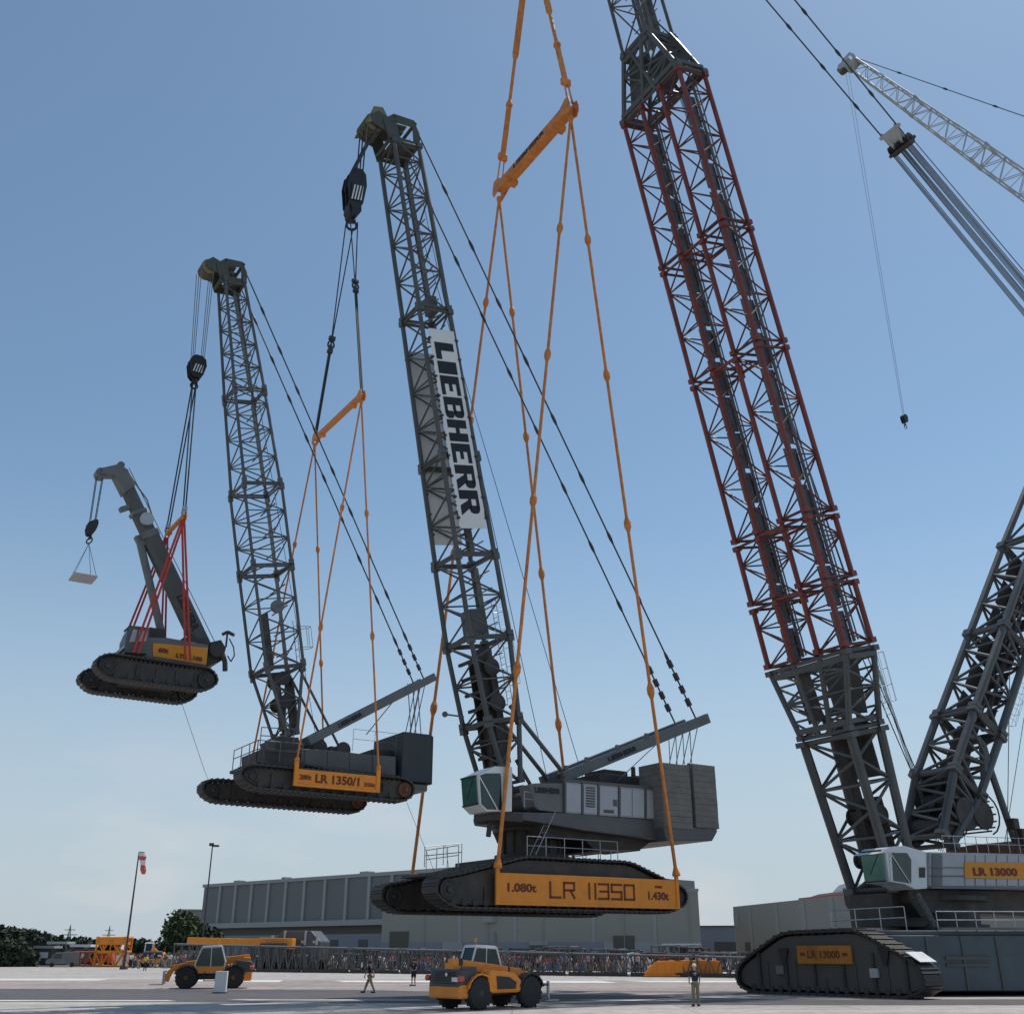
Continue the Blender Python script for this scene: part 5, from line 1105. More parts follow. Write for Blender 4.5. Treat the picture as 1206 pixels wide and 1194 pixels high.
# ------------------------------------------------------------------ lying boom lengths, orange gear, stage
m_light = M('pale_chord_paint', (.20, .20, .20), .4, .2, .1, .3)
pa, pb = gnd(212, 139), gnd(905, 104); dirb = nrm(pb-pa); perp = A3(-dirb[1], dirb[0], 0); LB = float(np.linalg.norm(pb-pa)); n = 11
hz = lambda t_: 2.75-1.25*t_
for i in range(n):
    t0, t1 = i/n, (i+1)/n-.006; t = thing('lying_boom_section', 'grey lattice boom length lying in the long row behind the yellow machines', 'boom section', pa+dirb*LB*(t0+t1)/2, 'boom lengths lying end to end on the tarmac')
    mb = MB(); c0 = pa+dirb*LB*t0+Z3*(hz(t0)/2+.08); c1 = pa+dirb*LB*t1+Z3*(hz(t1)/2+.08)
    lat_sec(mb, c0, c1, perp, Z3, 2.4, hz(t0), 2.2, hz(t1), 10, .07, .05); mb.build('lattice', m_grey, t)
    mb = MB(); mb.tube(c0+Z3*(hz(t0)/2+.10)-perp*1.2, c1+Z3*(hz(t1)/2+.10)-perp*1.1, .06, 6); mb.build('top_chord', m_galv, t); mb = MB(); mb.box((c0+c1)/2*A3(1, 1, 0)-perp*1.35+Z3*.2, (c1-c0)/2*A3(1, 1, 0), perp*.04, Z3*.16); mb.build('kick_board', m_dark, t)
    mb = MB()
    for k in (.15, .85): c = c0+(c1-c0)*k; mb.box(A3(c[0], c[1], .06), dirb*.15, perp*1.4, Z3*.055)
    mb.build('support_beam', m_bark, t)
rnd = random.Random(11)
for i in range(34):          # more stored lengths behind
    px = 330+i*16.3; b = gnd(px+rnd.uniform(-5, 5), 146-i*.55+rnd.uniform(-3, 6)); d = nrm(dirb+perp*rnd.uniform(-.25, .25)); pr = A3(-d[1], d[0], 0)
    t = thing('stored_boom_section', 'stored lattice boom length standing behind the long lying row', 'boom section', b, 'stored boom lengths in the yard behind'); mb = MB(); hh = rnd.uniform(1.6, 2.6)
    lat_sec(mb, b-d*1.9+Z3*(hh/2+.1), b+d*1.9+Z3*(hh/2+.1), pr, Z3, 2.0, hh, 2.0, hh, 5, .09, .07); mb.build('lattice', (m_light, m_grey, m_dark, m_rust)[i % 4], t)
    mb = MB(); mb.box(b+Z3*.05, d*1.5, pr*1.1, Z3*.05); mb.build('pallet', m_bark, t)
# orange telescopic boom truck behind the left telehandler
a = atD(222, 1108, 146); b = atD(345, 1111, 139); d = nrm((b-a)*A3(1, 1, 0)); pr = A3(-d[1], d[0], 0)
t = thing('mobile_crane', 'orange telescopic crane boom lowered flat over a dark carrier behind the left telehandler', 'mobile crane', (a+b)/2*A3(1, 1, 0))
mb = MB(); mb.box((a+b)/2, (b-a)/2, pr*.4, Z3*.45); mb.box((a+b)/2+(b-a)*.35, (b-a)*.16, pr*.5, Z3*.6); mb.build('boom', m_orange, t, .08)
mb = MB(); c = (a+b)/2*A3(1, 1, 0); Lh = float(np.linalg.norm((b-a)))/2; mb.box(c+Z3*1.2, d*Lh*.85, pr*1.2, Z3*.3); mb.box(c+d*Lh*.7+Z3*2.2, d*1.6, pr*1.2, Z3*.8); mb.build('carrier', m_dark, t, .05)
for k in (-.7, -.5, .3, .5, .7):
    mb = MB(); 
    for s in (-1, 1): mb.lathe(c+d*Lh*k+pr*s*1.2-pr*.2+Z3*.6, pr, [(0, .5), (.05, .6), (.35, .6), (.4, .5)], 16)
    mb.build('wheel', m_tyre, t)
# dark undercarriage with engine on top
b = gnd(352, 142); t = thing('crawler_undercarriage', 'dark grey crawler undercarriage with pale brackets parked behind the boom row', 'undercarriage', b); U = Fr(o=b, psi=-12)
crawler(t, U, -2.6, -1.8, [(-3.4, .8), (-3.4, .2), (-3, 0.02), (3, .02), (3.4, .2), (3.4, .8), (3, 1.1), (-3, 1.1)], r=.4); crawler(t, U, 1.8, 2.6, [(-3.4, .8), (-3.4, .2), (-3, 0.02), (3, .02), (3.4, .2), (3.4, .8), (3, 1.1), (-3, 1.1)], r=.4)
mb = MB(); mb.fprism(U, [(-3, 1.1), (3.2, 1.1), (3.3, 3.2), (2, 4.4), (-1.6, 4.4), (-3.2, 3.1)], -1.7, 1.7); mb.build('body', m_grey, t, .1)
mb = MB()
for x in (-2.9, -1.3, 1.4, 2.9): mb.fbox(U, x-.12, x+.12, -1.9, -1.7, 2.8, 4.9-abs(x)*.35); mb.fbox(U, x-.5, x-.1, -1.9, -1.7, 3.0, 3.3)
for k in range(7): mb.fbox(U, -2.8+k*.85, -2.35+k*.85, -1.8, -1.7, 1.5, 1.75)
mb.build('bracket', m_panel, t)
# orange steel frame near the right
F_ = Fr(o=gnd(757, 105), psi=-6); wf = F_.bp(850, 1150)[0]
t = thing('orange_ballast_frame', 'low orange steel ballast frame on the tarmac left of the giant crane tracks', 'ballast frame', F_.o)
mb = MB(); mb.fprism(F_, [(0, .05), (wf, .05), (wf, 1.35), (wf-1.2, 1.45), (1.4, 1.35), (.5, .8)], 0, 2.6); bb = mb.build('frame', m_orange, t, .06)
mb = MB()
for k in range(7): mb.fbox(F_, 1.0+k*(wf-1.5)/7, 1.16+k*(wf-1.5)/7, -.12, 0, .05, 1.25)
mb.fbox(F_, .2, wf, -.14, 0, .05, .2); mb.fbox(F_, 1.2, wf-.1, -.10, 0, 1.12, 1.3); mb.build('rib', m_orange, bb)
mb = MB()
for k in range(5): mb.fbox(F_, 1.6+k*1.3, 2.4+k*1.3, .5, 2.0, 1.35, 1.6+.15*(k % 3))
mb.build('shackle_box', m_rust, t, .03)
mb = MB()
for k in range(3): mb.fbox(F_, wf*.55+k*.9, wf*.55+.35+k*.9, .3, .6, 1.45, 1.85)
mb.build('lamp', m_white, t)
# stage with stair
F_ = Fr(o=gnd(783, 150), psi=0); t = thing('scaffold_stage', 'small grey scaffold stage with stairs behind the orange ballast frame', 'stage', F_.o); mb = MB()
for x in (0, 1.6, 3.2, 4.8):
    for v in (0, 2): mb.tube(F_.P(x, v, 0), F_.P(x, v, 2.9), .06, 5)
for z in (1.3, 2.9): mb.tube(F_.P(0, 0, z), F_.P(4.8, 0, z), .06, 5); mb.tube(F_.P(0, 2, z), F_.P(4.8, 2, z), .06, 5)
mb.build('scaffold', m_galv, t); mb = MB(); mb.fbox(F_, 0, 4.8, 0, 2, 1.2, 1.32); mb.fbox(F_, .9, 3.2, .3, 1.9, 1.33, 2.6); mb.build('platform', m_dark, t)
mb = MB(); mb.flat(F_.P(4.9, 0, 2.6), F_.P(7.2, 0, .2), .2, .08, Z3); mb.flat(F_.P(4.9, 1, 2.6), F_.P(7.2, 1, .2), .2, .08, Z3)
for k in range(8): mb.fbox(F_, 5.0+k*.28, 5.25+k*.28, 0, 1, 2.3-k*.29, 2.34-k*.29)
mb.build('stair', m_light, t)
# white arched tent
F_ = Fr(o=gnd(724, 128), psi=-5); t = thing('arched_tent', 'low white arched tent among the boom lengths near the right', 'tent', F_.o); mb = MB(); arc = [(2.2+2.2*math.cos(a), 2.0*math.sin(a)) for a in np.linspace(math.pi, 0, 13)]
mb.fprism(F_, arc, 0, 3); mb.build('canvas', m_board, t); mb = MB()
for k in range(0, 13, 2): mb.tube(F_.P(arc[k][0], -.05, arc[k][1]), F_.P(2.2, -.05, .0), .04, 4)
mb.build('tent_frame', m_dark, t)
# row of pale containers / cabins far left
for px, D, c_, lab in ((60, 185, m_panel, 'white site cabin at the left beside the dark hedge'), (45, 182, m_trim, 'grey site cabin against the dark hedge'), (88, 183, m_board, 'white flat roofed kiosk left of the orange sections')):
    F_ = Fr(o=gnd(px-5, D), psi=-3); t = thing('site_cabin', lab, 'cabin', F_.o); mb = MB(); mb.fbox(F_, 0, 2.6, 0, 2.2, .1, 2.4); mb.build('wall', m_grey, t, .03); mb = MB(); mb.fbox(F_, -.3, 2.9, -.3, 2.5, 2.4+(D-182)*.2, 2.75+(D-182)*.2); mb.build('roof', c_, t, .02); mb = MB(); mb.fbox(F_, .6, 2., -.04, 0, 1.1, 1.9); mb.build('window', m_board, t)
for i, (px, D) in enumerate(((106, 178), (132, 172))):
    b = gnd(px, D); d = nrm(A3(1, -.12, 0)); pr = A3(-d[1], d[0], 0); t = thing('orange_boom_section', ['low orange brown lattice boom length stored left of the windsock pole', 'bright orange boom length with solid top at the windsock pole foot'][i], 'boom section', b); mb = MB()
    for z in ((1.0,), (1.0, 2.9))[i]: lat_sec(mb, b-d*2.2+Z3*z, b+d*2.2+Z3*z, pr, Z3, 2, 1.8, 2, 1.8, 4, .14, .09)
    if i: mb.box(b+Z3*3.4, d*2.1, pr*1, Z3*.5)
    mb.build('lattice', m_orange if i else M('faded_orange_brown', (.36, .14, .05), .6), t)
# parked vans at the far left
def van(label, col):
    t = thing('parked_van', label, 'van', (0, 0, 0), 'vans parked on the far left'); X = A3(1, 0, 0); Y = A3(0, 1, 0)
    mb = MB(); mb.prism([(-2.5, -.95, .45), (2.4, -.95, .45), (2.5, -.95, 1.1), (1.7, -.95, 1.35), (1.2, -.95, 2.2), (-2.4, -.95, 2.35)], (0, 1.9, 0)); mb.build('body', col, t, .08)
    for s_ in (-1, 1):
        mb = MB(); mb.prism([(.2, s_*.955, 1.3), (1.5, s_*.955, 1.3), (1.15, s_*.955, 2.0), (.2, s_*.955, 2.0)], (0, s_*.02, 0)); mb.build('window', m_glassd, t)
        for x in (-1.5, 1.55): mb = MB(); mb.lathe((x, s_*.75, .36), Y*s_, [(0, .3), (.05, .36), (.22, .36), (.25, .2)], 16); mb.build('wheel', m_tyre, t)
    mb = MB(); mb.prism([(1.74, -.8, 1.42), (1.30, -.8, 2.08), (1.30, .8, 2.08), (1.74, .8, 1.42)], (.03, 0, .02)); mb.build('windscreen', m_glassd, t)
    for y in (-.7, .7): mb = MB(); mb.box((2.47, y, .8), X*.04, Y*.14, Z3*.1); mb.build('headlight', m_board, t)
    return t
for i, (px, D, rz, lab, col) in enumerate(((74, 172, -160, 'grey van parked at the far left beside the dark hedge and cabins', m_greyB), (118, 178, 175, 'dark red van parked close to the windsock pole', m_sock[1]))):
    o = van(lab, col); o.scale = (.85,)*3; o.location = tuple(gnd(px, D)+Z3*.006); o.rotation_euler = (0, 0, R(rz))
# notice box on the tarmac
b = gnd(263, 69); t = thing('notice_board', 'small white notice box standing on the tarmac in front of the left telehandler', 'notice board', b); mb = MB(); mb.box(b+Z3*.62, CX*.34, A3(0, .16, 0), Z3*.56); mb.build('board', m_board, t, .02); mb = MB(); mb.box(b+Z3*.04, CX*.38, A3(0, .3, 0), Z3*.03); mb.build('foot', m_dark, t)

# ------------------------------------------------------------------ telehandlers
def telehandler(label, cols=True):
    t = thing('telehandler', label, 'telehandler', (0, 0, 0), 'orange telehandlers'); X = A3(1, 0, 0); Y = A3(0, 1, 0); b = lambda mb, x0, x1, y0, y1, z0, z1: mb.box(((x0+x1)/2, (y0+y1)/2, (z0+z1)/2), X*(x1-x0)/2, Y*(y1-y0)/2, Z3*(z1-z0)/2)
    mb = MB(); b(mb, -2.1, 1.9, -.45, .45, .5, 1.05); b(mb, 1.2, 2.0, -.6, .6, .45, .95); mb.build('chassis', m_dark, t, .05)
    mb = MB(); mb.prism([(-1.0, -1.12, .6), (.75, -1.12, .6), (.9, -1.12, 1.0), (.45, -1.12, 1.38), (-.9, -1.12, 1.5), (-1.05, -1.12, 1.3)], (0, .66, 0)); eh = mb.build('engine_cover', m_yel, t, .1)
    mb = MB(); mb.prism([(-.55, -1.13, .75), (.45, -1.13, .75), (.5, -1.13, 1.0), (.1, -1.13, 1.2), (-.6, -1.13, 1.25)], (0, -.02, 0)); mb.build('grille', m_blackp, eh)
    for s in (-1, 1):       # fenders
        for x in (-1.4, 1.4):
            mb = MB(); pts = [(x+.74*math.cos(a), .62+.74*math.sin(a)) for a in np.linspace(R(15), R(165), 9)]; pin = [(x+.68*math.cos(a), .62+.68*math.sin(a)) for a in np.linspace(R(165), R(15), 9)]
            mb.prism([(x_, s*.72, z_) for x_, z_ in pts+pin], (0, s*.42, 0)); mb.build('mudguard', m_yel if s < 0 and x < 0 else m_blackp, t)
            mb = MB(); mb.lathe((x, s*.68, .62), Y*s, [(0, .40), (.04, .58), (.12, .62), (.34, .62), (.42, .57), (.44, .36)], 24)
            for k in range(18):
                a = k*math.pi/9; o = A3(x+.62*math.cos(a), s*.91, .62+.62*math.sin(a)); mb.box(o, A3(math.cos(a), 0, math.sin(a))*.03, Y*.16+A3(-math.sin(a), 0, math.cos(a))*.05, A3(-math.sin(a), 0, math.cos(a))*.045)
            w = mb.build('wheel', m_tyre, t)
            mb = MB(); mb.lathe((x, s*1.06, .62), Y*s, [(0, .34), (.06, .34), (.02, .2), (.06, .12)], 18); mb.build('rim', m_greyB if s < 0 else m_yel, w)
    mb = MB(); b(mb, -2.5, -1.9, -1.0, 1.0, .42, .95); mb.build('counterweight', m_yel, t, .08)
    mb = MB(); mb.prism([(-2.52, -.98, .85), (-2.45, -1.0, 1.5), (-1.5, -.95, 1.62), (-1.5, -.95, .9)], (0, 1.95, 0)); rh = mb.build('rear_hood', M('dark_hood_paint', (.05, .055, .055), .4, 0, .2) if 'dark_hood_paint' not in bpy.data.materials else bpy.data.materials['dark_hood_paint'], t, .06)
    mb = MB(); 
    for k in range(5): b(mb, -2.56, -2.5, -.7, .7, .98+k*.1, 1.02+k*.1)
    mb.build('grille', m_blackp, rh)
    mb = MB(); mb.lathe((-2.55, -.25, 1.32), -X, [(0, .07), (.03, .07)], 14); mb.build('emblem', m_board, rh)
    for s in (-1, 1): mb = MB(); mb.lathe((-2.45, s*1.06, 1.18), -X, [(-.1, .1), (.1, .12), (.14, .08)], 14); mb.build('tail_light', m_sock[1], t)
    mb = MB(); b(mb, -2.58, -2.54, -.98, -.62, 1.06, 1.22); mb.build('number_plate', m_board, t)
    # cab
    mb = MB(); P4 = lambda y: [(-.75, y, .9), (.75, y, .9), (.95, y, 1.35), (.62, y, 2.3), (-.55, y, 2.36), (-.85, y, 1.5)]
    fr = MB()
    for y in (.28, 1.05):
        pts = P4(y); fr.path([A3(*q_) for q_ in pts+pts[:1]], .045, 6); fr.tube((.0, y, .9), (.05, y, 2.33), .03, 5)
    for q_ in P4(.28): fr.tube(q_, (q_[0], 1.05, q_[2]), .04, 5)
    cf = fr.build('cab_frame', m_white, t)
    mb = MB(); mb.prism([(-.58, .25, 2.34), (.66, .25, 2.28), (.6, .25, 2.4), (-.5, .25, 2.45)], (0, .84, 0)); mb.build('roof', m_white, cf, .03)
    mb = MB(); mb.prism([(x_*.97, .30, .93+(z_-.93)*.98) for x_, _, z_ in P4(0)], (0, .73, 0)); mb.build('cab_glass', m_glassd, cf)
    mb = MB(); mb.prism([(-.78, .24, .88), (.78, .24, .88), (.9, .24, 1.25), (-.82, .24, 1.25)], (0, .86, 0)); mb.build('door', m_yel, cf, .03)
    mb = MB(); mb.tube((-.3, .6, 2.45), (-.3, .6, 2.6), .02, 6); mb.lathe((-.3, .6, 2.58), Z3, [(0, .06), (.14, .05)], 10); mb.build('beacon', m_orange, t)
    # boom
    mb = MB(); mb.flat((-2.25, -.1, 1.72), (1.6, -.1, 1.3), .42, .34, Z3); mb.box((-2.1, -.1, 1.45), X*.22, Y*.3, Z3*.3); bo = mb.build('boom', m_yel, t, .04)
    mb = MB(); mb.flat((1.5, -.1, 1.3), (2.35, -.1, 1.15), .32, .26, Z3); mb.prism([(2.1, -.25, 1.3), (2.6, -.25, 1.0), (2.75, -.25, .45), (2.5, -.25, .35), (2.3, -.25, .9)], (0, .3, 0)); mb.build('boom_end', m_yel, bo, .03)
    mb = MB(); mb.tube((.2, -.1, 1.05), (1.4, -.1, 1.15), .07, 8); mb.tube((.9, -.1, .9), (2.3, -.1, 1.0), .05, 8); mb.build('lift_cylinder', m_galv, t)
    mb = MB(); b(mb, 2.7, 2.78, -.75, .75, .25, .35); b(mb, 2.7, 2.78, -.75, .75, .8, .9)
    for y in (-.7, 0, .7): b(mb, 2.7, 2.8, y-.05, y+.05, .25, 1.0)
    for y in (-.45, .45): b(mb, 2.78, 3.6, y-.06, y+.06, .2, .25)
    mb.build('fork', m_panel, t, .01)
    for y in (1.25,): mb = MB(); mb.tube((.8, 1.0, 1.9), (1.05, y, 1.95), .02, 5); mb.box((1.05, y+.02, 1.8), X*.03, Y*.1, Z3*.16); mb.build('mirror', m_blackp, t)
    mb = MB(); mb.tube((-2.3, -.9, 1.5), (-2.55, -1.15, 1.75), .02, 5); mb.box((-2.55, -1.15, 1.8), X*.03, Y*.1, Z3*.13); mb.build('mirror', m_blackp, t)
    for y in (-.22, .02): mb = MB(); mb.path([A3(.4, y, 1.55), A3(1.0, y-.05, 1.25), A3(1.6, y, 1.1), A3(2.3, y, .85)], .022, 5); mb.build('hydraulic_hose', m_blackp, t)
    mb = MB(); b(mb, -.35, .35, 1.05, 1.22, .42, .47); b(mb, -.35, .35, 1.05, 1.22, .66, .70); b(mb, -.35, -.31, 1.05, 1.22, .42, .95); b(mb, .31, .35, 1.05, 1.22, .42, .95); mb.build('step', m_blackp, t)
    mb = MB(); mb.tube((.25, -.95, 1.4), (.25, -.95, 1.85), .05, 8); mb.tube((.25, -.95, 1.85), (.15, -.95, 1.95), .045, 8); mb.build('exhaust', m_rust, t)
    mb = MB(); b(mb, -.45, .35, .45, .95, 1.05, 1.5); b(mb, -.5, -.3, .45, .95, 1.4, 1.95); mb.build('seat', m_blackp, t)
    for s in (-1, 1): mb = MB(); mb.lathe((2.0, s*.62, .85), X, [(0, .1), (.05, .1)], 12); mb.build('headlight', m_board, t)
    return t
tl = telehandler('orange telehandler seen from its side, parked behind the small notice box')
tl.location = tuple(gnd(250, 78)+Z3*.012); tl.rotation_euler = (0, 0, R(192)); tl.scale = (1.06, 1.06, 1.06)
t2 = copy_tree(tl); t2.scale = (1.04, 1.04, 1.04); t2['label'] = 'nearer orange telehandler cut by the bottom edge, its dark rear hood turned to the camera'; t2.location = tuple(gnd(577, 50.6)+Z3*.012); t2.rotation_euler = (0, 0, R(42))
t3 = copy_tree(tl); t3['label'] = 'distant orange loader among spectators right of the windsock pole'; t3['category'] = 'loader'; t3.location = tuple(gnd(182, 168)+Z3*.0); t3.rotation_euler = (0, 0, R(100)); t3.scale = (1.3, 1.3, 1.3)

# ------------------------------------------------------------------ people
def skin(name, J, Ed, mat, sub=1):
    me = bpy.data.meshes.new(name); ks = list(J); me.from_pydata([J[k][0] for k in ks], [(ks.index(a), ks.index(b)) for a, b in Ed], [])
    o = bpy.data.objects.new(name, me); COL.objects.link(o); s = o.modifiers.new('s', 'SKIN'); s.use_smooth_shade = True
    lay = me.skin_vertices[0].data
    for i, k in enumerate(ks):
        r = J[k][1]; lay[i].radius = r if isinstance(r, tuple) else (r, r); lay[i].use_root = (i == 0)
    u = o.modifiers.new('u', 'SUBSURF'); u.levels = sub; u.render_levels = sub
    dg = bpy.context.evaluated_depsgraph_get(); m2 = bpy.data.meshes.new_from_object(o.evaluated_get(dg)); bpy.data.objects.remove(o); bpy.data.meshes.remove(me)
    m2.materials.clear(); m2.materials.append(mat); m2.shade_smooth(); m2.name = name; return m2
m_skin = M('skin_tone', (.48, .29, .21), .6, 0, .08, 5); m_hair = M('brown_hair', (.06, .035, .02), .8, 0, .2, 8)
def person(label, pose, shirt, trousers, hair=None, cap=None, group=None, shorts=False):
    ls, ll, la, ra, lean = pose            # left/right foot forward offset, arm offsets
    t = thing('person', label, 'person', (0, 0, 0), group); H_ = {}
    hip = (0, 0, .93); ch = (0, lean*.5, 1.28); nk = (0, lean*.8, 1.47); hd = (0, lean+.02, 1.62)
    J = {'pel': (hip, (.14, .10)), 'sp': ((0, lean*.25, 1.1), (.13, .09)), 'ch': (ch, (.17, .10)), 'nk': (nk, .05), 'hd0': ((0, lean+.01, 1.56), .075), 'hd': (hd, (.078, .09)), 'tp': ((0, lean+.01, 1.71), .06), 'ns': ((0, lean+.10, 1.61), .018)}
    Ed = [('pel', 'sp'), ('sp', 'ch'), ('ch', 'nk'), ('nk', 'hd0'), ('hd0', 'hd'), ('hd', 'tp'), ('hd', 'ns')]
    sh = {}; tr_ = {}
    for s, sf, aa in ((-1, ls, la), (1, ll, ra)):
        k = 'LR'[s > 0]; sx = s*.19
        J['s'+k] = ((sx, lean*.7, 1.42), .06); J['e'+k] = ((s*.25, lean*.5+aa[0]*.5, 1.14+aa[1]*.3), .042); J['w'+k] = ((s*.24, lean*.5+aa[0], .90+aa[1]), .03); J['h'+k] = ((s*.235, lean*.5+aa[0]+.02, .83+aa[1]*1.08), (.022, .042))
        Ed += [('ch', 's'+k), ('s'+k, 'e'+k), ('e'+k, 'w'+k), ('w'+k, 'h'+k)]
        for fi in range(4): J['f%d%s' % (fi, k)] = ((s*.235, lean*.5+aa[0]+(fi-1.5)*.022+.02, .745+aa[1]*1.15), .009); Ed.append(('h'+k, 'f%d%s' % (fi, k)))
        J['t'+k] = ((s*.22, lean*.5+aa[0]+.065, .80+aa[1]*1.1), .010); Ed.append(('h'+k, 't'+k))
        J['hp'+k] = ((s*.09, 0, .90), .09); J['k'+k] = ((s*.11, sf*.5+.03, .50), .062); J['a'+k] = ((s*.12, sf, .10), .04); J['ft'+k] = ((s*.13, sf+.14, .04), (.045, .03))
        Ed += [('pel', 'hp'+k), ('hp'+k, 'k'+k), ('k'+k, 'a'+k), ('a'+k, 'ft'+k)]
    bd = bpy.data.objects.new('body', skin('body', J, Ed, m_skin)); COL.objects.link(bd); bd.parent = t
    gr = lambda key, f: (J[key][0], tuple(x*f for x in J[key][1]) if isinstance(J[key][1], tuple) else J[key][1]*f)
    S_ = {'pel': ((0, lean*.1, .97), (.16, .12)), 'sp': gr('sp', 1.2), 'ch': gr('ch', 1.18), 'nk': ((0, lean*.75, 1.44), .07)}
    Es = [('pel', 'sp'), ('sp', 'ch'), ('ch', 'nk')]
    for k in 'LR':
        S_['s'+k] = gr('s'+k, 1.3); e = np.array(J['e'+k][0]); s0 = np.array(J['s'+k][0]); S_['e'+k] = (tuple(s0+(e-s0)*.9), .062); Es += [('ch', 's'+k), ('s'+k, 'e'+k)]
    o = bpy.data.objects.new('shirt', skin('shirt', S_, Es, shirt)); COL.objects.link(o); o.parent = t
    Tt = {'pel': ((0, 0, .98), (.155, .115))}; Et = []
    for k in 'LR':
        Tt['hp'+k] = gr('hp'+k, 1.2); Tt['k'+k] = gr('k'+k, 1.35); Et += [('pel', 'hp'+k), ('hp'+k, 'k'+k)]
        if not shorts: Tt['a'+k] = gr('a'+k, 1.6); Et += [('k'+k, 'a'+k)]
    o = bpy.data.objects.new('trousers', skin('trousers', Tt, Et, trousers)); COL.objects.link(o); o.parent = t
    mb = MB(); c = A3(*hd)+A3(0, -.015, .035); 
    for i in range(9):
        pass
    prof = [(-.02 if cap else -.07, .098), (.02, .104), (.06, .095), (.095, .06), (.11, .01)]
    mb.lathe(c, Z3, prof, 14)
    if cap: mb.prism([c+A3(math.cos(a)*.09, .03+math.sin(a)*.14, .0) for a in np.linspace(0, math.pi, 8)], (0, 0, .015))
    mb.build('cap' if cap else 'hair', cap or hair or m_hair, t, smooth=False)
    mb = MB()
    for s in (-1, 1): mb.lathe((s*.03, lean+.105, 1.635), (0, 1, 0), [(0, .012), (.008, .006)], 8)
    mb.build('eye', m_blackp, t)
    mb = MB()
    for k in 'LR': 
        f_ = J['ft'+k][0]; mb.box((f_[0], f_[1]-.05, .045), (.05, 0, 0), (0, .14, 0), (0, 0, .04))
    mb.build('shoe', m_blackp, t, .02)
    return t
cl = lambda n, c: M('cloth_'+n, c, .85, 0, .12, 3)
c_navy, c_khaki, c_red, c_wht, c_blue, c_tan, c_yel, c_pink = cl('navy', (.02, .025, .04)), cl('khaki', (.22, .19, .12)), cl('red', (.42, .05, .06)), cl('white', (.7, .7, .68)), cl('blue', (.08, .14, .30)), cl('tan', (.35, .27, .18)), cl('yellow', (.6, .6, .12)), cl('pink', (.55, .25, .27))
stand = (0, .04, (.05, 0), (.03, 0), 0); walk = (-.34, .36, (.22, .04), (-.2, .04), .06); hold = (.05, -.03, (.25, .22), (.25, .25), 0)
p1 = person('person seen from behind in dark top, khaki trousers and white cap', (0, .02, (.12, .12), (.12, .12), 0), c_navy, c_khaki, cap=c_wht); p1.location = tuple(gnd(817, 52.6)+Z3*.012); p1.rotation_euler = (0, 0, R(8))
p2 = person('walking person in dark top and tan trousers, mid stride on the tarmac', walk, c_navy, c_tan); p2.location = tuple(gnd(437, 68)+Z3*.01); p2.rotation_euler = (0, 0, R(80))
p2b = person('standing person in dark clothes with bare shins, left of the nearer telehandler', (0, .03, (.1, .2), (.02, 0), 0), c_navy, c_navy, shorts=True); p2b.location = tuple(gnd(488, 80)+Z3*.01); p2b.rotation_euler = (0, 0, R(150))
p3 = person('person in white and yellow top standing apart before the spectators by the windsock', stand, c_yel, c_navy); p3.location = tuple(gnd(172, 140)+Z3*.01); p3.rotation_euler = (0, 0, R(30))
base_people = []
for sh_, tr_, po in ((c_red, c_blue, stand), (c_wht, c_navy, hold), (c_navy, c_tan, stand), (c_blue, c_khaki, hold), (c_pink, c_navy, stand), (c_wht, c_khaki, walk)):
    base_people.append(person('spectator standing in the crowd behind the lying boom row', po, sh_, tr_, group='spectators behind the boom lengths'))
rnd = random.Random(3); k = 0
for i in range(240):
    if i < 60: px = rnd.choice((157, 166, 182, 196, 210, 226))+rnd.gauss(0, 6); D = rnd.uniform(156, 176)
    else: px = rnd.choice((300, 345, 372, 410, 452, 505, 540, 600, 640, 690, 705, 730, 780, 830))+rnd.gauss(0, 15); D = 143-(px-290)*.050+rnd.uniform(0, 12)
    src = base_people[i % 6]; o = src if i < 6 else copy_tree(src); o.location = tuple(gnd(px, D)+Z3*.004); o.rotation_euler = (0, 0, rnd.uniform(0, 6.28)); sc_ = rnd.choice((.62, .9, .95, 1., 1.04, 1.08)); o.scale = (sc_,)*3
    if i < 60: o['group'] = 'spectators by the windsock'; o['label'] = 'spectator in the crowd gathered between the windsock pole and the left telehandler'
for i, px in enumerate((158, 162, 167)):      # onlookers standing on a platform
    pass

# ------------------------------------------------------------------ light and sky
AZ, EL = R(50), R(64)
w = bpy.data.worlds.new('World'); scn.world = w; w.use_nodes = True; nt = w.node_tree; N = nt.nodes; Lk = nt.links
bg = N['Background']; sky = N.new('ShaderNodeTexSky'); sky.sky_type = 'NISHITA'; sky.sun_disc = False; sky.sun_elevation = EL; sky.sun_rotation = AZ
sky.air_density = 1.0; sky.dust_density = .5; sky.ozone_density = 1.3; sky.altitude = 300
tc = N.new('ShaderNodeTexCoord'); mp = N.new('ShaderNodeMapping'); mp.inputs['Scale'].default_value = (1, 1, 3.2); nz = N.new('ShaderNodeTexNoise'); nz.inputs['Scale'].default_value = 5.5; nz.inputs['Detail'].default_value = 7
Lk.new(tc.outputs['Generated'], mp.inputs['Vector']); Lk.new(mp.outputs['Vector'], nz.inputs['Vector'])
cr = N.new('ShaderNodeValToRGB'); cr.color_ramp.elements[0].position = .50; cr.color_ramp.elements[1].position = .66; Lk.new(nz.outputs['Fac'], cr.inputs['Fac'])
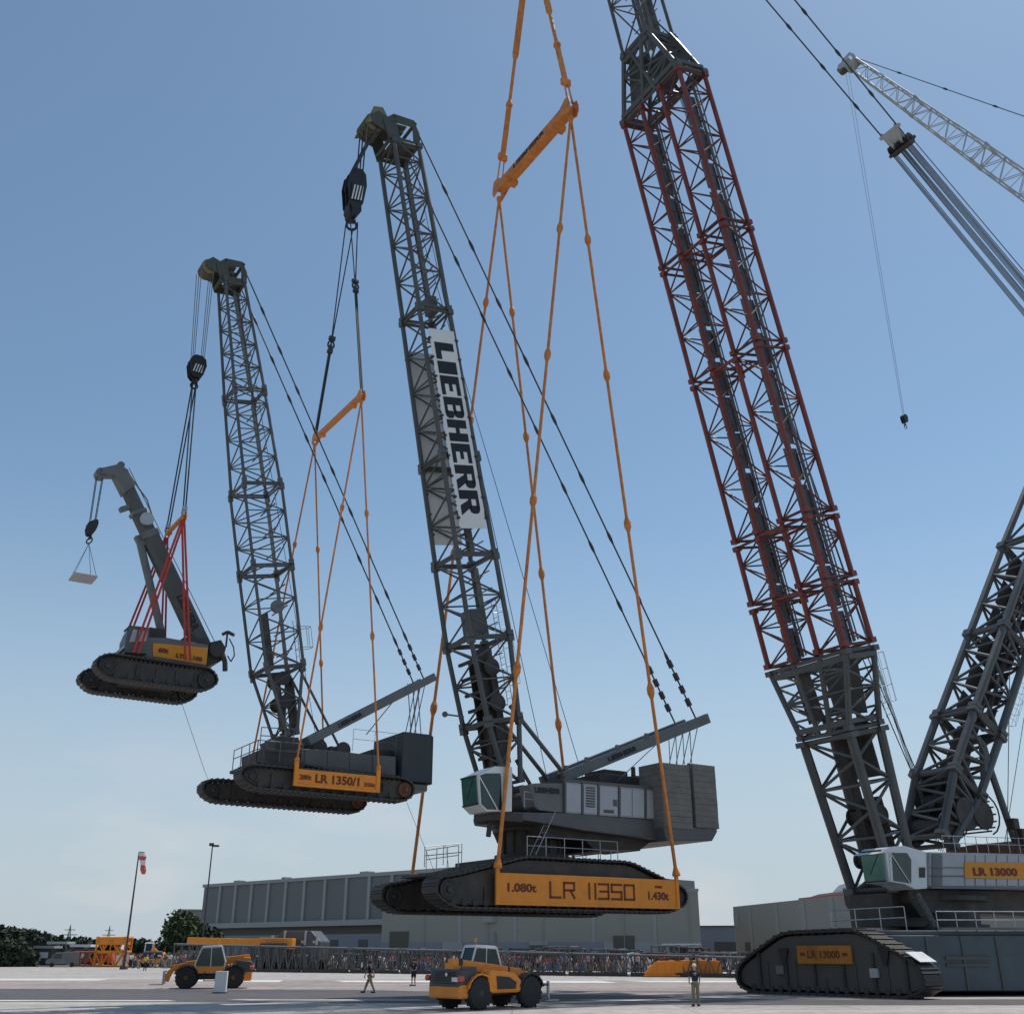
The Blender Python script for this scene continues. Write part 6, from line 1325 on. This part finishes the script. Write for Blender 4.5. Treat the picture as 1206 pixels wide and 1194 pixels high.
sx = N.new('ShaderNodeSeparateXYZ'); Lk.new(tc.outputs['Generated'], sx.inputs[0]); mr = N.new('ShaderNodeMapRange'); mr.inputs['From Min'].default_value = .20; mr.inputs['From Max'].default_value = .03; mr.inputs['To Max'].default_value = .35; Lk.new(sx.outputs['Z'], mr.inputs['Value'])
mu = N.new('ShaderNodeMath'); mu.operation = 'MULTIPLY'; Lk.new(cr.outputs['Color'], mu.inputs[0]); Lk.new(mr.outputs['Result'], mu.inputs[1])
mx = N.new('ShaderNodeMix'); mx.data_type = 'RGBA'; mx.inputs[7].default_value = (6.2, 5.9, 5.8, 1); Lk.new(mu.outputs[0], mx.inputs[0]); Lk.new(sky.outputs['Color'], mx.inputs[6]); 
m3 = N.new('ShaderNodeMix'); m3.data_type = 'RGBA'; m3.inputs[7].default_value = (3.85, 4.45, 5.1, 1); mr2 = N.new('ShaderNodeMapRange'); mr2.interpolation_type = 'SMOOTHSTEP'
mr2.inputs['From Min'].default_value = .42; mr2.inputs['From Max'].default_value = -.02; mr2.inputs['To Min'].default_value = .06; mr2.inputs['To Max'].default_value = .93; Lk.new(sx.outputs['Z'], mr2.inputs['Value'])
Lk.new(mr2.outputs['Result'], m3.inputs[0]); ti = N.new('ShaderNodeMix'); ti.data_type = 'RGBA'; ti.blend_type = 'MULTIPLY'; ti.inputs[0].default_value = 1; ti.inputs[7].default_value = (.91, 1.025, .985, 1); Lk.new(sky.outputs['Color'], ti.inputs[6]); Lk.new(ti.outputs[2], m3.inputs[6]); Lk.new(m3.outputs[2], mx.inputs[6]); Lk.new(mx.outputs[2], bg.inputs['Color'])
bg.inputs['Strength'].default_value = .124
sd_ = bpy.data.lights.new('sun', 'SUN'); sd_.energy = 3.2; sd_.angle = R(.5); sd_.color = (1, .95, .87); so = bpy.data.objects.new('sun', sd_); COL.objects.link(so); so.location = (60, 60, 120)
dirn = Vector((math.sin(AZ)*math.cos(EL), math.cos(AZ)*math.cos(EL), math.sin(EL))); so.rotation_euler = dirn.to_track_quat('Z', 'Y').to_euler()
vs = scn.view_settings; vs.view_transform = 'Standard'; vs.look = 'None'; vs.exposure = 0; vs.gamma = 1
scn.display_settings.display_device = 'sRGB'
